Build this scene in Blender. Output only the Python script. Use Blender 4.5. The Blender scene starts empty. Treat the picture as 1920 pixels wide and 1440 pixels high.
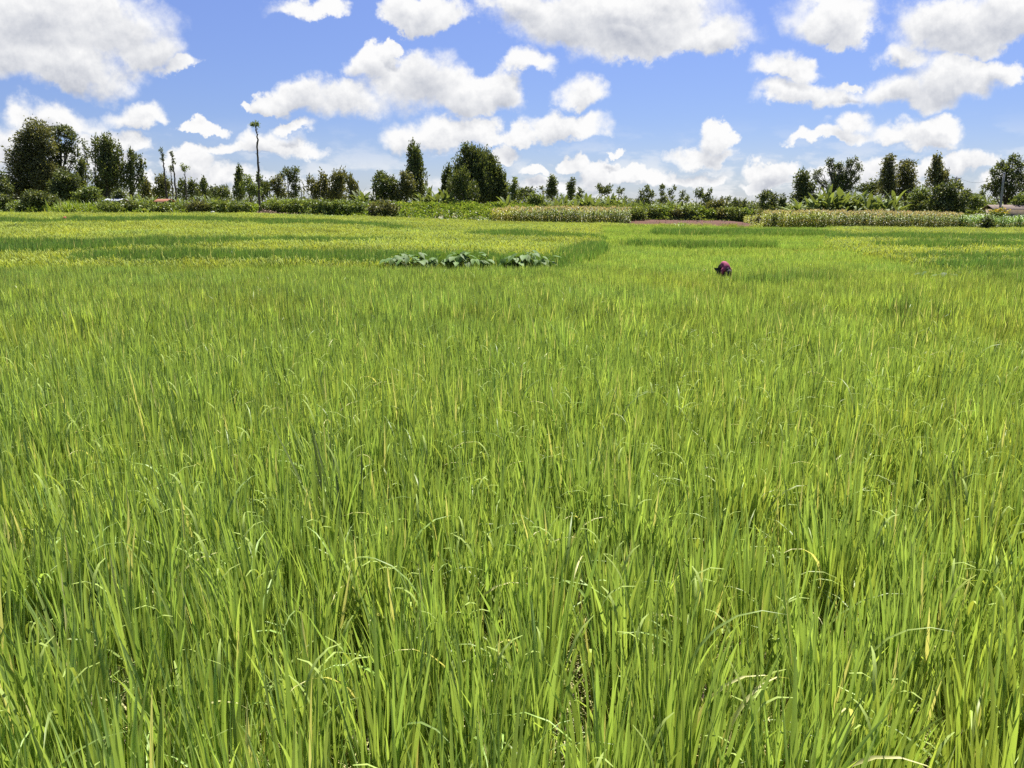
import bpy, math, random
import numpy as np
from mathutils import Vector
R = math.radians
rng = np.random.default_rng(7)
random.seed(7)
sc = bpy.context.scene
COL = sc.collection

# ------------------------------------------------------------------ camera
EYE, PITCH, FPX = 2.2, R(13.47), 1420.0          # eye height, downward pitch, focal length in photo pixels (1920 wide)
cam_d = bpy.data.cameras.new('camera'); cam = bpy.data.objects.new('camera', cam_d); COL.objects.link(cam)
cam.location = (0, 0, EYE); cam.rotation_euler = (math.pi/2 - PITCH, 0, 0)
cam_d.sensor_width = 36; cam_d.lens = FPX/1920*36; cam_d.clip_start = 0.05; cam_d.clip_end = 20000
sc.camera = cam
sc.view_settings.view_transform = 'Standard'; sc.view_settings.look = 'None'
sc.view_settings.exposure = 1.3; sc.view_settings.gamma = 1; sc.view_settings.use_curve_mapping = False
cy = sc.cycles
cy.max_bounces = 7; cy.diffuse_bounces = 2; cy.glossy_bounces = 2; cy.transmission_bounces = 5; cy.transparent_max_bounces = 6
cy.caustics_reflective = False; cy.caustics_refractive = False
cy.use_denoising = False
SUN_EL, SUN_AZ = R(61), R(24)                     # azimuth from +Y towards +X

def at(u, v, Y):
    """the point at forward distance Y seen at photo pixel (u, v)"""
    a, b = (u-960)/FPX, (720-v)/FPX
    dy = math.cos(PITCH)+b*math.sin(PITCH); dz = -math.sin(PITCH)+b*math.cos(PITCH)
    return np.array([a/dy*Y, Y, EYE+dz/dy*Y])
def slope(u, v):
    p = at(u, v, 1.0); return p[0], p[2]-EYE
def to_px(x, y, z):
    dz = z-EYE
    fw = y*math.cos(PITCH)-dz*math.sin(PITCH); up = y*math.sin(PITCH)+dz*math.cos(PITCH)
    return 960+FPX*x/fw, 720-FPX*up/fw

# ------------------------------------------------------------------ node helpers
class NT:
    def __init__(s, tree): s.t = tree; s.n = tree.nodes; s.l = tree.links
    def new(s, typ, **kw):
        n = s.n.new(typ)
        for k, v in kw.items(): setattr(n, k, v)
        return n
    def set(s, sock, val):
        if isinstance(val, bpy.types.NodeSocket): s.l.new(val, sock)
        else: sock.default_value = val
    def math(s, op, a, b=None, c=None, clamp=False):
        n = s.new('ShaderNodeMath', operation=op, use_clamp=clamp); s.set(n.inputs[0], a)
        if b is not None: s.set(n.inputs[1], b)
        if c is not None: s.set(n.inputs[2], c)
        return n.outputs[0]
    def vec(s, op, a, b=None, c=None, out=0):
        n = s.new('ShaderNodeVectorMath', operation=op); s.set(n.inputs[0], a)
        if b is not None: s.set(n.inputs[1], b)
        if c is not None: s.set(n.inputs[2], c)
        return n.outputs['Value'] if out else n.outputs[0]
    def noise(s, vec, scale, detail=4, rough=.55, dist=0, dim='3D', lac=2.0):
        n = s.new('ShaderNodeTexNoise', noise_dimensions=dim)
        s.set(n.inputs['Vector'], vec); n.inputs['Scale'].default_value = scale; n.inputs['Detail'].default_value = detail
        n.inputs['Roughness'].default_value = rough; n.inputs['Distortion'].default_value = dist; n.inputs['Lacunarity'].default_value = lac
        return n.outputs['Fac'], n.outputs['Color']
    def mix(s, f, a, b, blend='MIX'):
        n = s.new('ShaderNodeMix', data_type='RGBA', blend_type=blend); s.set(n.inputs[0], f); s.set(n.inputs[6], a); s.set(n.inputs[7], b)
        return n.outputs[2]
    def rng(s, v, a, b, c=0., d=1., smooth=True):
        n = s.new('ShaderNodeMapRange', interpolation_type='SMOOTHSTEP' if smooth else 'LINEAR')
        s.set(n.inputs[0], v)
        for i, q in enumerate((a, b, c, d)): s.set(n.inputs[i+1], q)
        return n.outputs[0]
    def comb(s, x, y, z):
        n = s.new('ShaderNodeCombineXYZ')
        for i, q in enumerate((x, y, z)): s.set(n.inputs[i], q)
        return n.outputs[0]

# ------------------------------------------------------------------ world: clear blue sky with fair-weather cumulus
# cumulus heaps, as seen: photo pixel centre, half width, half height
BLOBS = [(60,50,185,85),(200,55,115,68),(275,92,70,42),(335,125,38,18),(130,135,120,55),(20,120,90,60),
 (100,240,75,32),(15,285,40,40),(215,265,65,22),(180,300,90,26),(250,217,58,25),(378,238,50,17),(505,268,60,28),(470,278,80,16),
 (545,275,55,14),(355,305,50,32),(420,335,90,24),(300,345,60,18),(545,235,30,13),
 (565,185,65,36),(505,190,40,28),(455,195,15,13),(650,200,70,38),(705,130,42,42),(735,92,17,18),(790,165,88,62),(880,190,75,48),(950,180,36,50),
 (985,120,42,22),(840,258,110,30),(762,258,46,30),(940,292,26,17),(1060,248,72,30),(975,262,40,22),(1085,180,40,34),
 (580,10,62,18),(795,28,82,38),(985,15,80,30),(1060,40,120,60),(1190,45,150,78),(1340,80,70,38),(1200,5,130,30),
 (1555,38,82,50),(1800,50,120,58),(1900,30,110,60),(1700,100,48,26),(1480,135,62,27),(1515,180,85,28),(1590,158,22,8),
 (1700,178,88,36),(1790,150,85,46),(1860,140,40,30),(1560,265,85,18),(1595,240,42,24),(1700,258,90,24),(1760,240,45,26),
 (1815,300,60,30),(1700,320,110,22),(1310,292,72,20),(1345,265,34,26),(1450,320,52,22),(1440,345,60,14),(1125,335,42,32),(1195,335,60,22),
 (1075,308,35,18),(1150,290,14,9),(1000,320,28,15),(1290,330,80,14),(1030,350,60,16),(1570,340,80,20),(1880,350,60,22),(620,345,50,16)]
w = bpy.data.worlds.new('World'); sc.world = w; w.use_nodes = True
def build_world():
    g = NT(w.node_tree); g.n.clear()
    out = g.new('ShaderNodeOutputWorld')
    sky = g.new('ShaderNodeTexSky', sky_type='NISHITA', sun_disc=False)
    sky.sun_elevation = SUN_EL; sky.sun_rotation = SUN_AZ; sky.altitude = 1200; sky.air_density = 1.0; sky.dust_density = 0.6; sky.ozone_density = 2.2
    d = g.new('ShaderNodeTexCoord').outputs['Generated']
    sep = g.new('ShaderNodeSeparateXYZ'); g.l.new(d, sep.inputs[0]); X, Y, Z = sep.outputs
    bg = g.new('ShaderNodeBackground'); bg.inputs[1].default_value = 0.073
    sz = g.new('ShaderNodeSeparateXYZ'); g.l.new(d, sz.inputs[0])
    tint = g.mix(g.rng(sz.outputs[2], .0, .26, smooth=False), (.35, .39, .53, 1), (.57, .555, .76, 1))
    g.l.new(g.mix(1.0, sky.outputs[0], tint, 'MULTIPLY'), bg.inputs[0])
    # --- part of the sky in front (low, ahead): placed cumulus
    ys = g.math('MAXIMUM', Y, 0.05)
    P = g.comb(g.math('DIVIDE', X, ys), g.math('DIVIDE', Z, ys), 0.0)
    n1, c1 = g.noise(P, 11, 2, .5)
    n2, c2 = g.noise(P, 34, 6, .62)
    def off(c, k): return g.vec('MULTIPLY', g.vec('SUBTRACT', c, (.5, .5, .5)), (k, k, 0))
    wv = g.vec('ADD', off(c1, .055), off(c2, .040))
    def field(pos):
        acc = None
        for (u, v, ru, rv) in BLOBS:
            x0, z0 = slope(u, v); sx = FPX/ru*.92; sz = FPX/rv*.95
            q = g.vec('MULTIPLY_ADD', pos, (sx, sz, 0), (-x0*sx, -z0*sz, 0))
            q = g.vec('MAXIMUM', q, g.vec('MULTIPLY', q, (-1.0, -1.55, 0)))          # flatter underside
            l = g.vec('LENGTH', q, out=1)
            acc = l if acc is None else g.math('SMOOTH_MIN', acc, l, .22)
        return acc
    pw = g.vec('ADD', P, wv)
    F = field(pw)
    Fu = field(g.vec('ADD', pw, (.003, .017, 0)))
    # fine billows
    b1, _ = g.noise(P, 27, 8, .62)
    b2, _ = g.noise(g.vec('ADD', P, (.002, .007, 0)), 27, 8, .62)
    edge = g.math('ADD', F, g.math('MULTIPLY', g.math('SUBTRACT', b1, .5), -.95))
    soft, _ = g.noise(P, 7, 2, .5)
    wdt = g.rng(soft, .35, .65, .13, .5)
    alpha = g.rng(edge, g.math('SUBTRACT', .97, wdt), g.math('ADD', 1.0, g.math('MULTIPLY', wdt, .55)), 1., 0.)
    # cloud light: thick parts with cloud above them are greyer, edges to the sun are white
    th = g.math('SUBTRACT', 1.0, Fu)
    shade = g.rng(th, -.2, 1.1, 1.02, .25)
    b3, _ = g.noise(P, 10, 3, .5); b4, _ = g.noise(g.vec('ADD', P, (.005, .02, 0)), 10, 3, .5)
    rel = g.math('ADD', g.math('MULTIPLY', g.math('SUBTRACT', b1, b2), 1.15), g.math('MULTIPLY', g.math('SUBTRACT', b3, b4), 1.0))
    lit = g.math('MAXIMUM', g.math('ADD', shade, rel, clamp=True), g.rng(F, 1.0, 1.25, 0., .92))
    colr = g.mix(lit, (.50, .53, .61, 1), (1.0, 1.0, 1.0, 1))
    # low white band of far cloud and haze near the horizon
    hz = g.rng(Z, .0, .105, 1.0, 0.)
    hn, _ = g.noise(g.vec('MULTIPLY', P, (1, 2.6, 1)), 13, 6, .58)
    hb = g.math('MULTIPLY', hz, g.rng(hn, .46, .60, .22, 1.))
    alpha = g.math('MAXIMUM', alpha, g.math('MULTIPLY', hb, .85))
    bc = g.new('ShaderNodeBackground'); g.l.new(colr, bc.inputs[0]); bc.inputs[1].default_value = 0.40
    front = g.new('ShaderNodeMixShader'); g.l.new(alpha, front.inputs[0]); g.l.new(bg.outputs[0], front.inputs[1]); g.l.new(bc.outputs[0], front.inputs[2])
    # --- the rest of the sky: scattered cumulus of the same kind
    gn, _ = g.noise(d, 3.2, 5, .58)
    ga = g.rng(gn, .56, .66, 0., 1.)
    bc2 = g.new('ShaderNodeBackground'); bc2.inputs[0].default_value = (.86, .9, 1, 1); bc2.inputs[1].default_value = .36
    rest = g.new('ShaderNodeMixShader'); g.l.new(ga, rest.inputs[0]); g.l.new(bg.outputs[0], rest.inputs[1]); g.l.new(bc2.outputs[0], rest.inputs[2])
    zy = g.math('DIVIDE', Z, ys)
    reg = g.math('MULTIPLY', g.rng(zy, .27, .36, 1., 0.), g.rng(Y, .35, .6, 0., 1.))
    fin = g.new('ShaderNodeMixShader'); g.l.new(reg, fin.inputs[0]); g.l.new(rest.outputs[0], fin.inputs[1]); g.l.new(front.outputs[0], fin.inputs[2])
    g.l.new(fin.outputs[0], out.inputs[0])
    w.cycles.sampling_method = 'MANUAL'; w.cycles.sample_map_resolution = 512
build_world()
sd = bpy.data.lights.new('sun', 'SUN'); sd.energy = 5.0; sd.angle = R(.53); sd.color = (1, .955, .87)
so = bpy.data.objects.new('sun', sd); COL.objects.link(so)
S = Vector((math.sin(SUN_AZ)*math.cos(SUN_EL), math.cos(SUN_AZ)*math.cos(SUN_EL), math.sin(SUN_EL)))
so.rotation_euler = (-S).to_track_quat('-Z', 'Y').to_euler()

# ------------------------------------------------------------------ materials
def leaf_mat(name, ca, cb, cc=None, pc=0.0, trans=.4, tcol=(1.25, 1.15, .5), rough=.5, spec=.35, tint=False, var=.35, patch=None, noise_scale=.15):
    """foliage: ca / cb mixed leaf by leaf, a share pc of leaves in cc; light passes through the leaf"""
    m = bpy.data.materials.new(name); m.use_nodes = True; g = NT(m.node_tree); g.n.clear()
    out = g.new('ShaderNodeOutputMaterial')
    geo = g.new('ShaderNodeNewGeometry'); rnd = geo.outputs['Random Per Island']
    col = g.mix(rnd, (*ca, 1), (*cb, 1))
    pn, _ = g.noise(geo.outputs['Position'], noise_scale, 3, .6)
    col = g.mix(g.rng(pn, .35, .65, 0., .75), col, (*(patch or cb), 1))
    if tint:
        a = g.new('ShaderNodeAttribute', attribute_type='INSTANCER', attribute_name='tint')
        col = g.mix(1.0, col, a.outputs['Color'], 'MULTIPLY')
    if cc:
        r2 = g.math('FRACT', g.math('MULTIPLY', rnd, 37.3))
        col = g.mix(g.math('LESS_THAN', r2, pc), col, (*cc, 1))
    r3 = g.math('FRACT', g.math('MULTIPLY', rnd, 91.7))
    k = g.math('MULTIPLY_ADD', r3, 2*var, 1-var)
    kk = g.comb(k, k, k)
    col = g.mix(1.0, col, kk, 'MULTIPLY')
    p = g.new('ShaderNodeBsdfPrincipled'); g.l.new(col, p.inputs['Base Color']); p.inputs['Roughness'].default_value = rough
    p.inputs['Specular IOR Level'].default_value = spec
    tr = g.new('ShaderNodeBsdfTranslucent'); g.l.new(g.mix(1.0, col, (*tcol, 1), 'MULTIPLY'), tr.inputs[0])
    mx = g.new('ShaderNodeMixShader'); mx.inputs[0].default_value = trans
    g.l.new(p.outputs[0], mx.inputs[1]); g.l.new(tr.outputs[0], mx.inputs[2]); g.l.new(mx.outputs[0], out.inputs[0])
    return m
def solid(name, ca, cb, scale=3.0, rough=.85, bump=.0, detail=6, stretch=(1, 1, 1)):
    m = bpy.data.materials.new(name); m.use_nodes = True; g = NT(m.node_tree)
    p = g.n['Principled BSDF']; p.inputs['Roughness'].default_value = rough; p.inputs['Specular IOR Level'].default_value = .3
    co = g.new('ShaderNodeTexCoord').outputs['Object']
    f, _ = g.noise(g.vec('MULTIPLY', co, stretch), scale, detail, .6)
    g.l.new(g.mix(g.rng(f, .35, .65), (*ca, 1), (*cb, 1)), p.inputs['Base Color'])
    if bump:
        b = g.new('ShaderNodeBump'); b.inputs['Strength'].default_value = bump; b.inputs['Distance'].default_value = .05
        g.l.new(f, b.inputs['Height']); g.l.new(b.outputs[0], p.inputs['Normal'])
    return m
M = {}
M['rice'] = leaf_mat('rice_leaf', (.45, .54, .135), (.21, .34, .085), (.62, .60, .26), .05, trans=.41, tcol=(1.2, 1.15, .6), rough=.45, spec=.38, tint=True, var=.42, patch=(.30, .43, .115), noise_scale=.35)
M['straw'] = leaf_mat('dry_straw', (.60, .54, .26), (.44, .46, .16), trans=.35, tcol=(1, .9, .6), tint=True)
M['grain'] = leaf_mat('rice_grain', (.35, .42, .11), (.29, .38, .10), trans=.3, spec=.1, rough=.7, tint=True)
M['dark'] = leaf_mat('dark_foliage', (.058, .085, .028), (.105, .135, .045), (.17, .19, .07), .16, trans=.34, var=.5)
M['olive'] = leaf_mat('olive_foliage', (.095, .11, .042), (.145, .155, .06), (.21, .21, .09), .16, trans=.34, var=.45)
M['mid'] = leaf_mat('green_foliage', (.12, .175, .045), (.18, .23, .065), (.19, .23, .06), .12, trans=.32, var=.4)
M['bright'] = leaf_mat('bright_foliage', (.14, .22, .035), (.20, .28, .05), (.30, .32, .10), .1, trans=.38, var=.4)
M['banana'] = leaf_mat('banana_leaf', (.12, .17, .055), (.17, .22, .075), (.30, .27, .14), .08, trans=.3, rough=.6, spec=.2, var=.5)
M['maize'] = leaf_mat('maize_leaf', (.27, .29, .11), (.18, .23, .08), (.42, .37, .17), .22, trans=.38, rough=.42, tint=True, var=.35)
M['tassel'] = leaf_mat('maize_tassel', (.50, .42, .28), (.42, .37, .24), trans=.35, tint=False)
M['taro'] = leaf_mat('taro_leaf', (.06, .13, .03), (.13, .22, .055), trans=.3, rough=.6, spec=.2, var=.4)
M['kale'] = leaf_mat('kale_leaf', (.13, .24, .10), (.2, .32, .14), trans=.3, rough=.35, var=.3)
M['flower'] = leaf_mat('yellow_flower', (.55, .42, .05), (.48, .36, .05), trans=.3)
M['bark'] = solid('bark', (.05, .04, .03), (.12, .10, .075), 3, .9, .4, stretch=(3, 3, .6))
M['pale_bark'] = solid('pale_bark', (.24, .21, .17), (.13, .11, .09), 3, .85, .3, stretch=(3, 3, .6))
M['pole'] = solid('weathered_pole', (.34, .33, .31), (.24, .23, .22), 5, .85, .2, stretch=(4, 4, .5))
M['stem'] = solid('green_stem', (.13, .17, .05), (.18, .17, .08), 4, .7)
M['mud'] = solid('wet_mud', (.045, .032, .022), (.085, .062, .042), 2.2, .45, .8)
M['red_soil'] = solid('red_soil', (.095, .036, .02), (.06, .025, .014), 2.5, .95, .8)
M['soil_heap'] = solid('orange_soil', (.50, .25, .12), (.38, .19, .10), 1.5, .95, .6)
M['rust_roof'] = solid('orange_iron_roof', (.34, .14, .08), (.26, .11, .06), 2.5, .6, stretch=(8, 1, 1))
M['grey_roof'] = solid('grey_iron_roof', (.52, .54, .58), (.38, .39, .42), 2.5, .45, stretch=(8, 1, 1))
M['tan_roof'] = solid('tan_iron_roof', (.22, .17, .14), (.17, .13, .11), 2.5, .9, stretch=(8, 1, 1))
M['wall_mud'] = solid('wall_render', (.22, .17, .12), (.30, .24, .18), 2, .9)
M['white_bag'] = solid('white_sacking', (.72, .72, .74), (.55, .55, .57), 5, .7)
M['brush'] = solid('dry_brushwood', (.30, .21, .15), (.17, .12, .085), 4, .9)
M['wire'] = solid('wire', (.03, .03, .03), (.05, .05, .05), 4, .5)
M['pink'] = solid('pink_cloth', (.27, .045, .10), (.34, .07, .14), 6, .85, .3)
M['navy'] = solid('dark_cloth', (.018, .022, .032), (.03, .034, .045), 6, .85, .3)
M['red_cloth'] = solid('red_cloth', (.26, .05, .035), (.32, .07, .05), 6, .85)
M['skin'] = solid('dark_skin', (.075, .04, .026), (.09, .05, .033), 9, .55)
M['scarf'] = solid('black_scarf', (.014, .012, .02), (.03, .02, .035), 8, .8)

# ------------------------------------------------------------------ mesh helpers
def link(name, me, mat=None, parent=None, loc=None):
    o = bpy.data.objects.new(name, me); COL.objects.link(o)
    for m in (mat if isinstance(mat, (list, tuple)) else [mat] if mat else []): me.materials.append(m)
    if parent: o.parent = parent
    if loc is not None: o.location = loc
    return o
def tag(o, label=None, cat=None, group=None, kind=None):
    for k, v in (('label', label), ('category', cat), ('group', group), ('kind', kind)):
        if v: o[k] = v
    return o
def empty(name, loc): 
    o = bpy.data.objects.new(name, None); COL.objects.link(o); o.location = loc; o.empty_display_size = .3; return o
def mesh_np(name, V, Q, mi=None, smooth=False):
    V = np.asarray(V, np.float32); Q = np.asarray(Q, np.int32); n = Q.shape[1]
    me = bpy.data.meshes.new(name)
    me.vertices.add(len(V)); me.vertices.foreach_set('co', V.ravel())
    me.loops.add(Q.size); me.loops.foreach_set('vertex_index', Q.ravel())
    me.polygons.add(len(Q)); me.polygons.foreach_set('loop_start', np.arange(len(Q), dtype=np.int32)*n)
    if mi is not None: me.polygons.foreach_set('material_index', np.asarray(mi, np.int32))
    if smooth: me.polygons.foreach_set('use_smooth', np.ones(len(Q), bool))
    me.update(calc_edges=True); me.validate()
    return me
class Geo:
    """collects quads"""
    def __init__(s): s.V = []; s.Q = []; s.M = []; s.n = 0
    def add(s, V, Q, m=0):
        V = np.asarray(V, float); Q = np.asarray(Q, int); s.V.append(V); s.Q.append(Q+s.n); s.M.append(np.full(len(Q), m)); s.n += len(V)
    def mesh(s, name, smooth=False): return mesh_np(name, np.vstack(s.V), np.vstack(s.Q), np.concatenate(s.M), smooth)
    def tube(s, pts, rad, k=7, m=0, flat=1.0, cap=True):
        pts = np.asarray(pts, float); rad = np.asarray(rad, float)
        if cap:
            pts = np.vstack([pts[:1], pts, pts[-1:]]); rad = np.concatenate([[1e-4], rad, [1e-4]])
        n = len(pts); T = np.gradient(pts, axis=0)
        if cap: T[0] = T[1] = pts[2]-pts[1]; T[-1] = T[-2] = pts[-2]-pts[-3]
        T /= np.linalg.norm(T, axis=1)[:, None]+1e-9
        ref = np.array([0, 1., 0]) if abs(T[:, 1]).mean() < .8 else np.array([1., 0, 0])
        A = np.cross(T, ref); A /= np.linalg.norm(A, axis=1)[:, None]+1e-9; B = np.cross(T, A)
        a = np.linspace(0, 2*np.pi, k, endpoint=False)
        V = pts[:, None]+rad[:, None, None]*(np.cos(a)[None, :, None]*A[:, None]+flat*np.sin(a)[None, :, None]*B[:, None])
        i = np.arange(n-1)[:, None]*k; j = np.arange(k)[None]; j2 = (j+1) % k
        s.add(V.reshape(-1, 3), np.stack([i+j, i+j2, i+k+j2, i+k+j], -1).reshape(-1, 4), m)
    def blades(s, base, az, lean, length, width, bend, seg=5, m=0, fold=0.0, twist=None, prof=None):
        """curved ribbons: base (N,3); az direction of lean; lean = start angle from vertical; bend = added angle to the tip"""
        N = len(base); t = np.linspace(0, 1, seg+1)
        ang = lean[:, None]+bend[:, None]*t[None]**1.6
        ds = (length/seg)[:, None]
        mid = (ang[:, 1:]+ang[:, :-1])/2
        h = np.concatenate([np.zeros((N, 1)), np.cumsum(np.sin(mid)*ds, 1)], 1); z = np.concatenate([np.zeros((N, 1)), np.cumsum(np.cos(mid)*ds, 1)], 1)
        C = np.stack([h*np.cos(az)[:, None], h*np.sin(az)[:, None], z], -1)+base[:, None]
        tw = (np.zeros(N) if twist is None else twist)
        sa = az+np.pi/2+tw
        side = np.stack([np.cos(sa), np.sin(sa), np.zeros(N)], -1)
        pr = np.interp(t, [0, .15, .45, .8, 1], [.45, .9, 1, .55, .04]) if prof is None else np.interp(t, *prof)
        W = side[:, None]*(width[:, None]*pr[None])[:, :, None]*.5
        if fold:
            up = np.stack([-np.cos(ang)*np.cos(az)[:, None], -np.cos(ang)*np.sin(az)[:, None], np.sin(ang)], -1)*(width[:, None]*pr[None]*fold)[:, :, None]
            V = np.stack([C-W+up, C, C+W+up], 2); c = 3
        else: V = np.stack([C-W, C+W], 2); c = 2
        V = V.reshape(-1, 3)
        i = (np.arange(N)*(seg+1)*c)[:, None, None]+(np.arange(seg)*c)[None, :, None]+np.arange(c-1)[None, None]
        s.add(V, np.stack([i, i+1, i+c+1, i+c], -1).reshape(-1, 4), m)
    def leaves(s, P, D, L, Wd, m=0):
        """rhombus leaves: centre-bases P, axes D, lengths, widths"""
        N = len(P); D = D/(np.linalg.norm(D, axis=1)[:, None]+1e-9)
        r = rng.normal(size=(N, 3)); Sd = np.cross(D, r); Sd /= np.linalg.norm(Sd, axis=1)[:, None]+1e-9
        L = np.broadcast_to(L, N)[:, None]; Wd = np.broadcast_to(Wd, N)[:, None]
        V = np.stack([P, P+D*L*.45+Sd*Wd*.5, P+D*L, P+D*L*.45-Sd*Wd*.5], 1).reshape(-1, 3)
        s.add(V, np.arange(4*N).reshape(N, 4), m)

# ------------------------------------------------------------------ terrain
def sstep(a, b, x): t = np.clip((x-a)/(b-a), 0, 1); return t*t*(3-2*t)
RICE_H = .72
def ground_z(x, y):
    x = np.asarray(x, float); y = np.asarray(y, float)
    xe = x*95/np.maximum(y, 95)                                   # beyond the field the land keeps its level along the line of sight
    edge = np.interp(xe, [-70, -31, -10, 0, 15, 45, 70], [.18, .12, -.55, -.92, -1.15, -1.6, -1.7])
    near = -1.12*sstep(5, 33, y)
    f = np.clip((y-32)/63, 0, 1)
    z = near*(1-f)+edge*f
    z = z+1.0*sstep(91, 98, y)*sstep(13, 15.5, x)*(1-sstep(29, 33, x))*(1-sstep(106, 112, y))
    z = z+.03*np.sin(x*.31+1)*np.sin(y*.23)*sstep(3, 10, y)
    far = sstep(130, 400, y); z = z*(1-far)+far*.2
    return z
def axis(segs): return np.unique(np.concatenate([np.arange(a, b, s) for a, b, s in segs]+[[segs[-1][1]]]))
gx = axis([(-6000, -600, 900), (-600, -100, 50), (-100, -12, 2.2), (-12, 12, .8), (12, 100, 2.2), (100, 600, 50), (600, 6000, 900)])
gy = axis([(-60, -4, 8), (-4, 12, .8), (12, 130, 1.6), (130, 420, 20), (420, 9000, 800)])
GX, GY = np.meshgrid(gx, gy); GZ = ground_z(GX, GY)
nx, ny = len(gx), len(gy)
ii = (np.arange(ny-1)[:, None]*nx+np.arange(nx-1)[None]).ravel()
gq = np.stack([ii, ii+1, ii+nx+1, ii+nx], 1)
gm = bpy.data.materials.new('field_ground'); gm.use_nodes = True
def build_ground_mat():
    g = NT(gm.node_tree); p = g.n['Principled BSDF']; p.inputs['Roughness'].default_value = .8; p.inputs['Specular IOR Level'].default_value = .4
    geo = g.new('ShaderNodeNewGeometry').outputs['Position']
    f, _ = g.noise(geo, 3.5, 8, .65); f2, _ = g.noise(geo, .08, 4, .6)
    mud = g.mix(g.rng(f, .35, .65), (.04, .03, .02, 1), (.095, .07, .045, 1))
    grs = g.mix(g.rng(f, .3, .7), (.07, .10, .02, 1), (.16, .19, .05, 1))
    sep = g.new('ShaderNodeSeparateXYZ'); g.l.new(geo, sep.inputs[0])
    g.l.new(g.mix(g.rng(sep.outputs[1], 86, 97), mud, g.mix(g.rng(f2, .5, .6), grs, (.14, .09, .05, 1))), p.inputs['Base Color'])
    g.l.new(g.rng(f, .3, .6, .3, .9), p.inputs['Roughness'])
    b = g.new('ShaderNodeBump'); b.inputs['Strength'].default_value = .7; b.inputs['Distance'].default_value = .06; g.l.new(f, b.inputs['Height']); g.l.new(b.outputs[0], p.inputs['Normal'])
build_ground_mat()
tag(link('ground', mesh_np('ground', np.stack([GX, GY, GZ], -1).reshape(-1, 3), gq, smooth=True), gm), kind='structure')
def field_px(x, y, h=RICE_H): return to_px(x, y, ground_z(x, y)+h)
def ground_hit(u, v, h=0.0):
    ys = np.concatenate([np.arange(1.5, 30, .05), np.arange(30, 130, .25)]); p = at(u, v, 1.0)
    z = EYE+(p[2]-EYE)*ys; k = np.argmax(z < ground_z(p[0]*ys, ys)+h)
    return p[0]*ys[k], ys[k]

# ------------------------------------------------------------------ scatter of crop tufts (geometry nodes on one object of kind 'stuff')
def scatter(name, P, rot, scl, idx, tint, variants, label, cat):
    me = bpy.data.meshes.new(name); me.vertices.add(len(P)); me.vertices.foreach_set('co', np.asarray(P, np.float32).ravel())
    def attr(nm, typ, field, data):
        a = me.attributes.new(nm, typ, 'POINT'); a.data.foreach_set(field, np.ascontiguousarray(data).ravel())
    attr('rot', 'FLOAT_VECTOR', 'vector', np.asarray(rot, np.float32)); attr('scl', 'FLOAT_VECTOR', 'vector', np.asarray(scl, np.float32))
    attr('idx', 'INT', 'value', np.asarray(idx, np.int32)); attr('tint', 'FLOAT_VECTOR', 'vector', np.asarray(tint, np.float32))
    o = link(name, me)
    ng = bpy.data.node_groups.new(name, 'GeometryNodeTree')
    ng.interface.new_socket('Geometry', in_out='INPUT', socket_type='NodeSocketGeometry'); ng.interface.new_socket('Geometry', in_out='OUTPUT', socket_type='NodeSocketGeometry')
    n, l = ng.nodes, ng.links
    gi, go = n.new('NodeGroupInput'), n.new('NodeGroupOutput'); ip = n.new('GeometryNodeInstanceOnPoints'); jg = n.new('GeometryNodeJoinGeometry')
    mp = n.new('GeometryNodeMeshToPoints'); l.new(gi.outputs[0], mp.inputs['Mesh'])
    for v in variants:
        oi = n.new('GeometryNodeObjectInfo'); oi.inputs['Object'].default_value = v
        gt = n.new('GeometryNodeGeometryToInstance'); l.new(oi.outputs['Geometry'], gt.inputs[0]); l.new(gt.outputs[0], jg.inputs[0])
    def na(nm, typ): a = n.new('GeometryNodeInputNamedAttribute'); a.data_type = typ; a.inputs[0].default_value = nm; return a.outputs[0]
    l.new(mp.outputs[0], ip.inputs['Points']); l.new(jg.outputs[0], ip.inputs['Instance']); ip.inputs['Pick Instance'].default_value = True
    l.new(na('idx', 'INT'), ip.inputs['Instance Index']); l.new(na('rot', 'FLOAT_VECTOR'), ip.inputs['Rotation']); l.new(na('scl', 'FLOAT_VECTOR'), ip.inputs['Scale'])
    l.new(ip.outputs[0], go.inputs[0])
    md = o.modifiers.new('scatter', 'NODES'); md.node_group = ng
    return tag(o, label, cat, kind='stuff')
def variant(me, mats):
    for m in mats: me.materials.append(m)
    return bpy.data.objects.new(me.name, me)                      # never linked: only the scatter uses it

def rice_geo(g, cx, cyy, n, hl, w, seg, fold, spread=.045, droop=.05):
    """one rice hill at (cx, cyy)"""
    az = rng.uniform(0, 2*np.pi, n)
    r = spread*np.sqrt(rng.uniform(0, 1, n))
    z0 = rng.choice([0, .06, .16, .26, .36], n)*hl/.8
    lean = np.abs(rng.normal(0, .08, n))+.01
    az2 = az+rng.normal(0, .7, n)
    base = np.stack([cx+r*np.cos(az)+z0*np.sin(lean)*np.cos(az2), cyy+r*np.sin(az)+z0*np.sin(lean)*np.sin(az2), z0], 1)
    L = np.minimum(hl*rng.uniform(.45, .95, n), hl*rng.uniform(.85, 1.12, n)-z0)
    bend = np.abs(rng.normal(0, .20, n)); k = rng.random(n) < droop; bend[k] = rng.uniform(1.1, 2.3, k.sum()); L[k] *= 1.05
    g.blades(base, az2, lean, L, w*rng.uniform(.65, 1.25, n), bend, seg, 0, fold, rng.normal(0, .9, n))
def straw_geo(g, cx, cyy, n, L0, w, m):
    az = rng.uniform(0, 2*np.pi, n)
    base = np.stack([cx+rng.normal(0, .06, n), cyy+rng.normal(0, .06, n), rng.uniform(0, .12, n)], 1)
    g.blades(base, az, rng.uniform(.5, 1.5, n), L0*rng.uniform(.4, 1, n), np.full(n, w), rng.uniform(0, 1.2, n), 4, m, 0)
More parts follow.
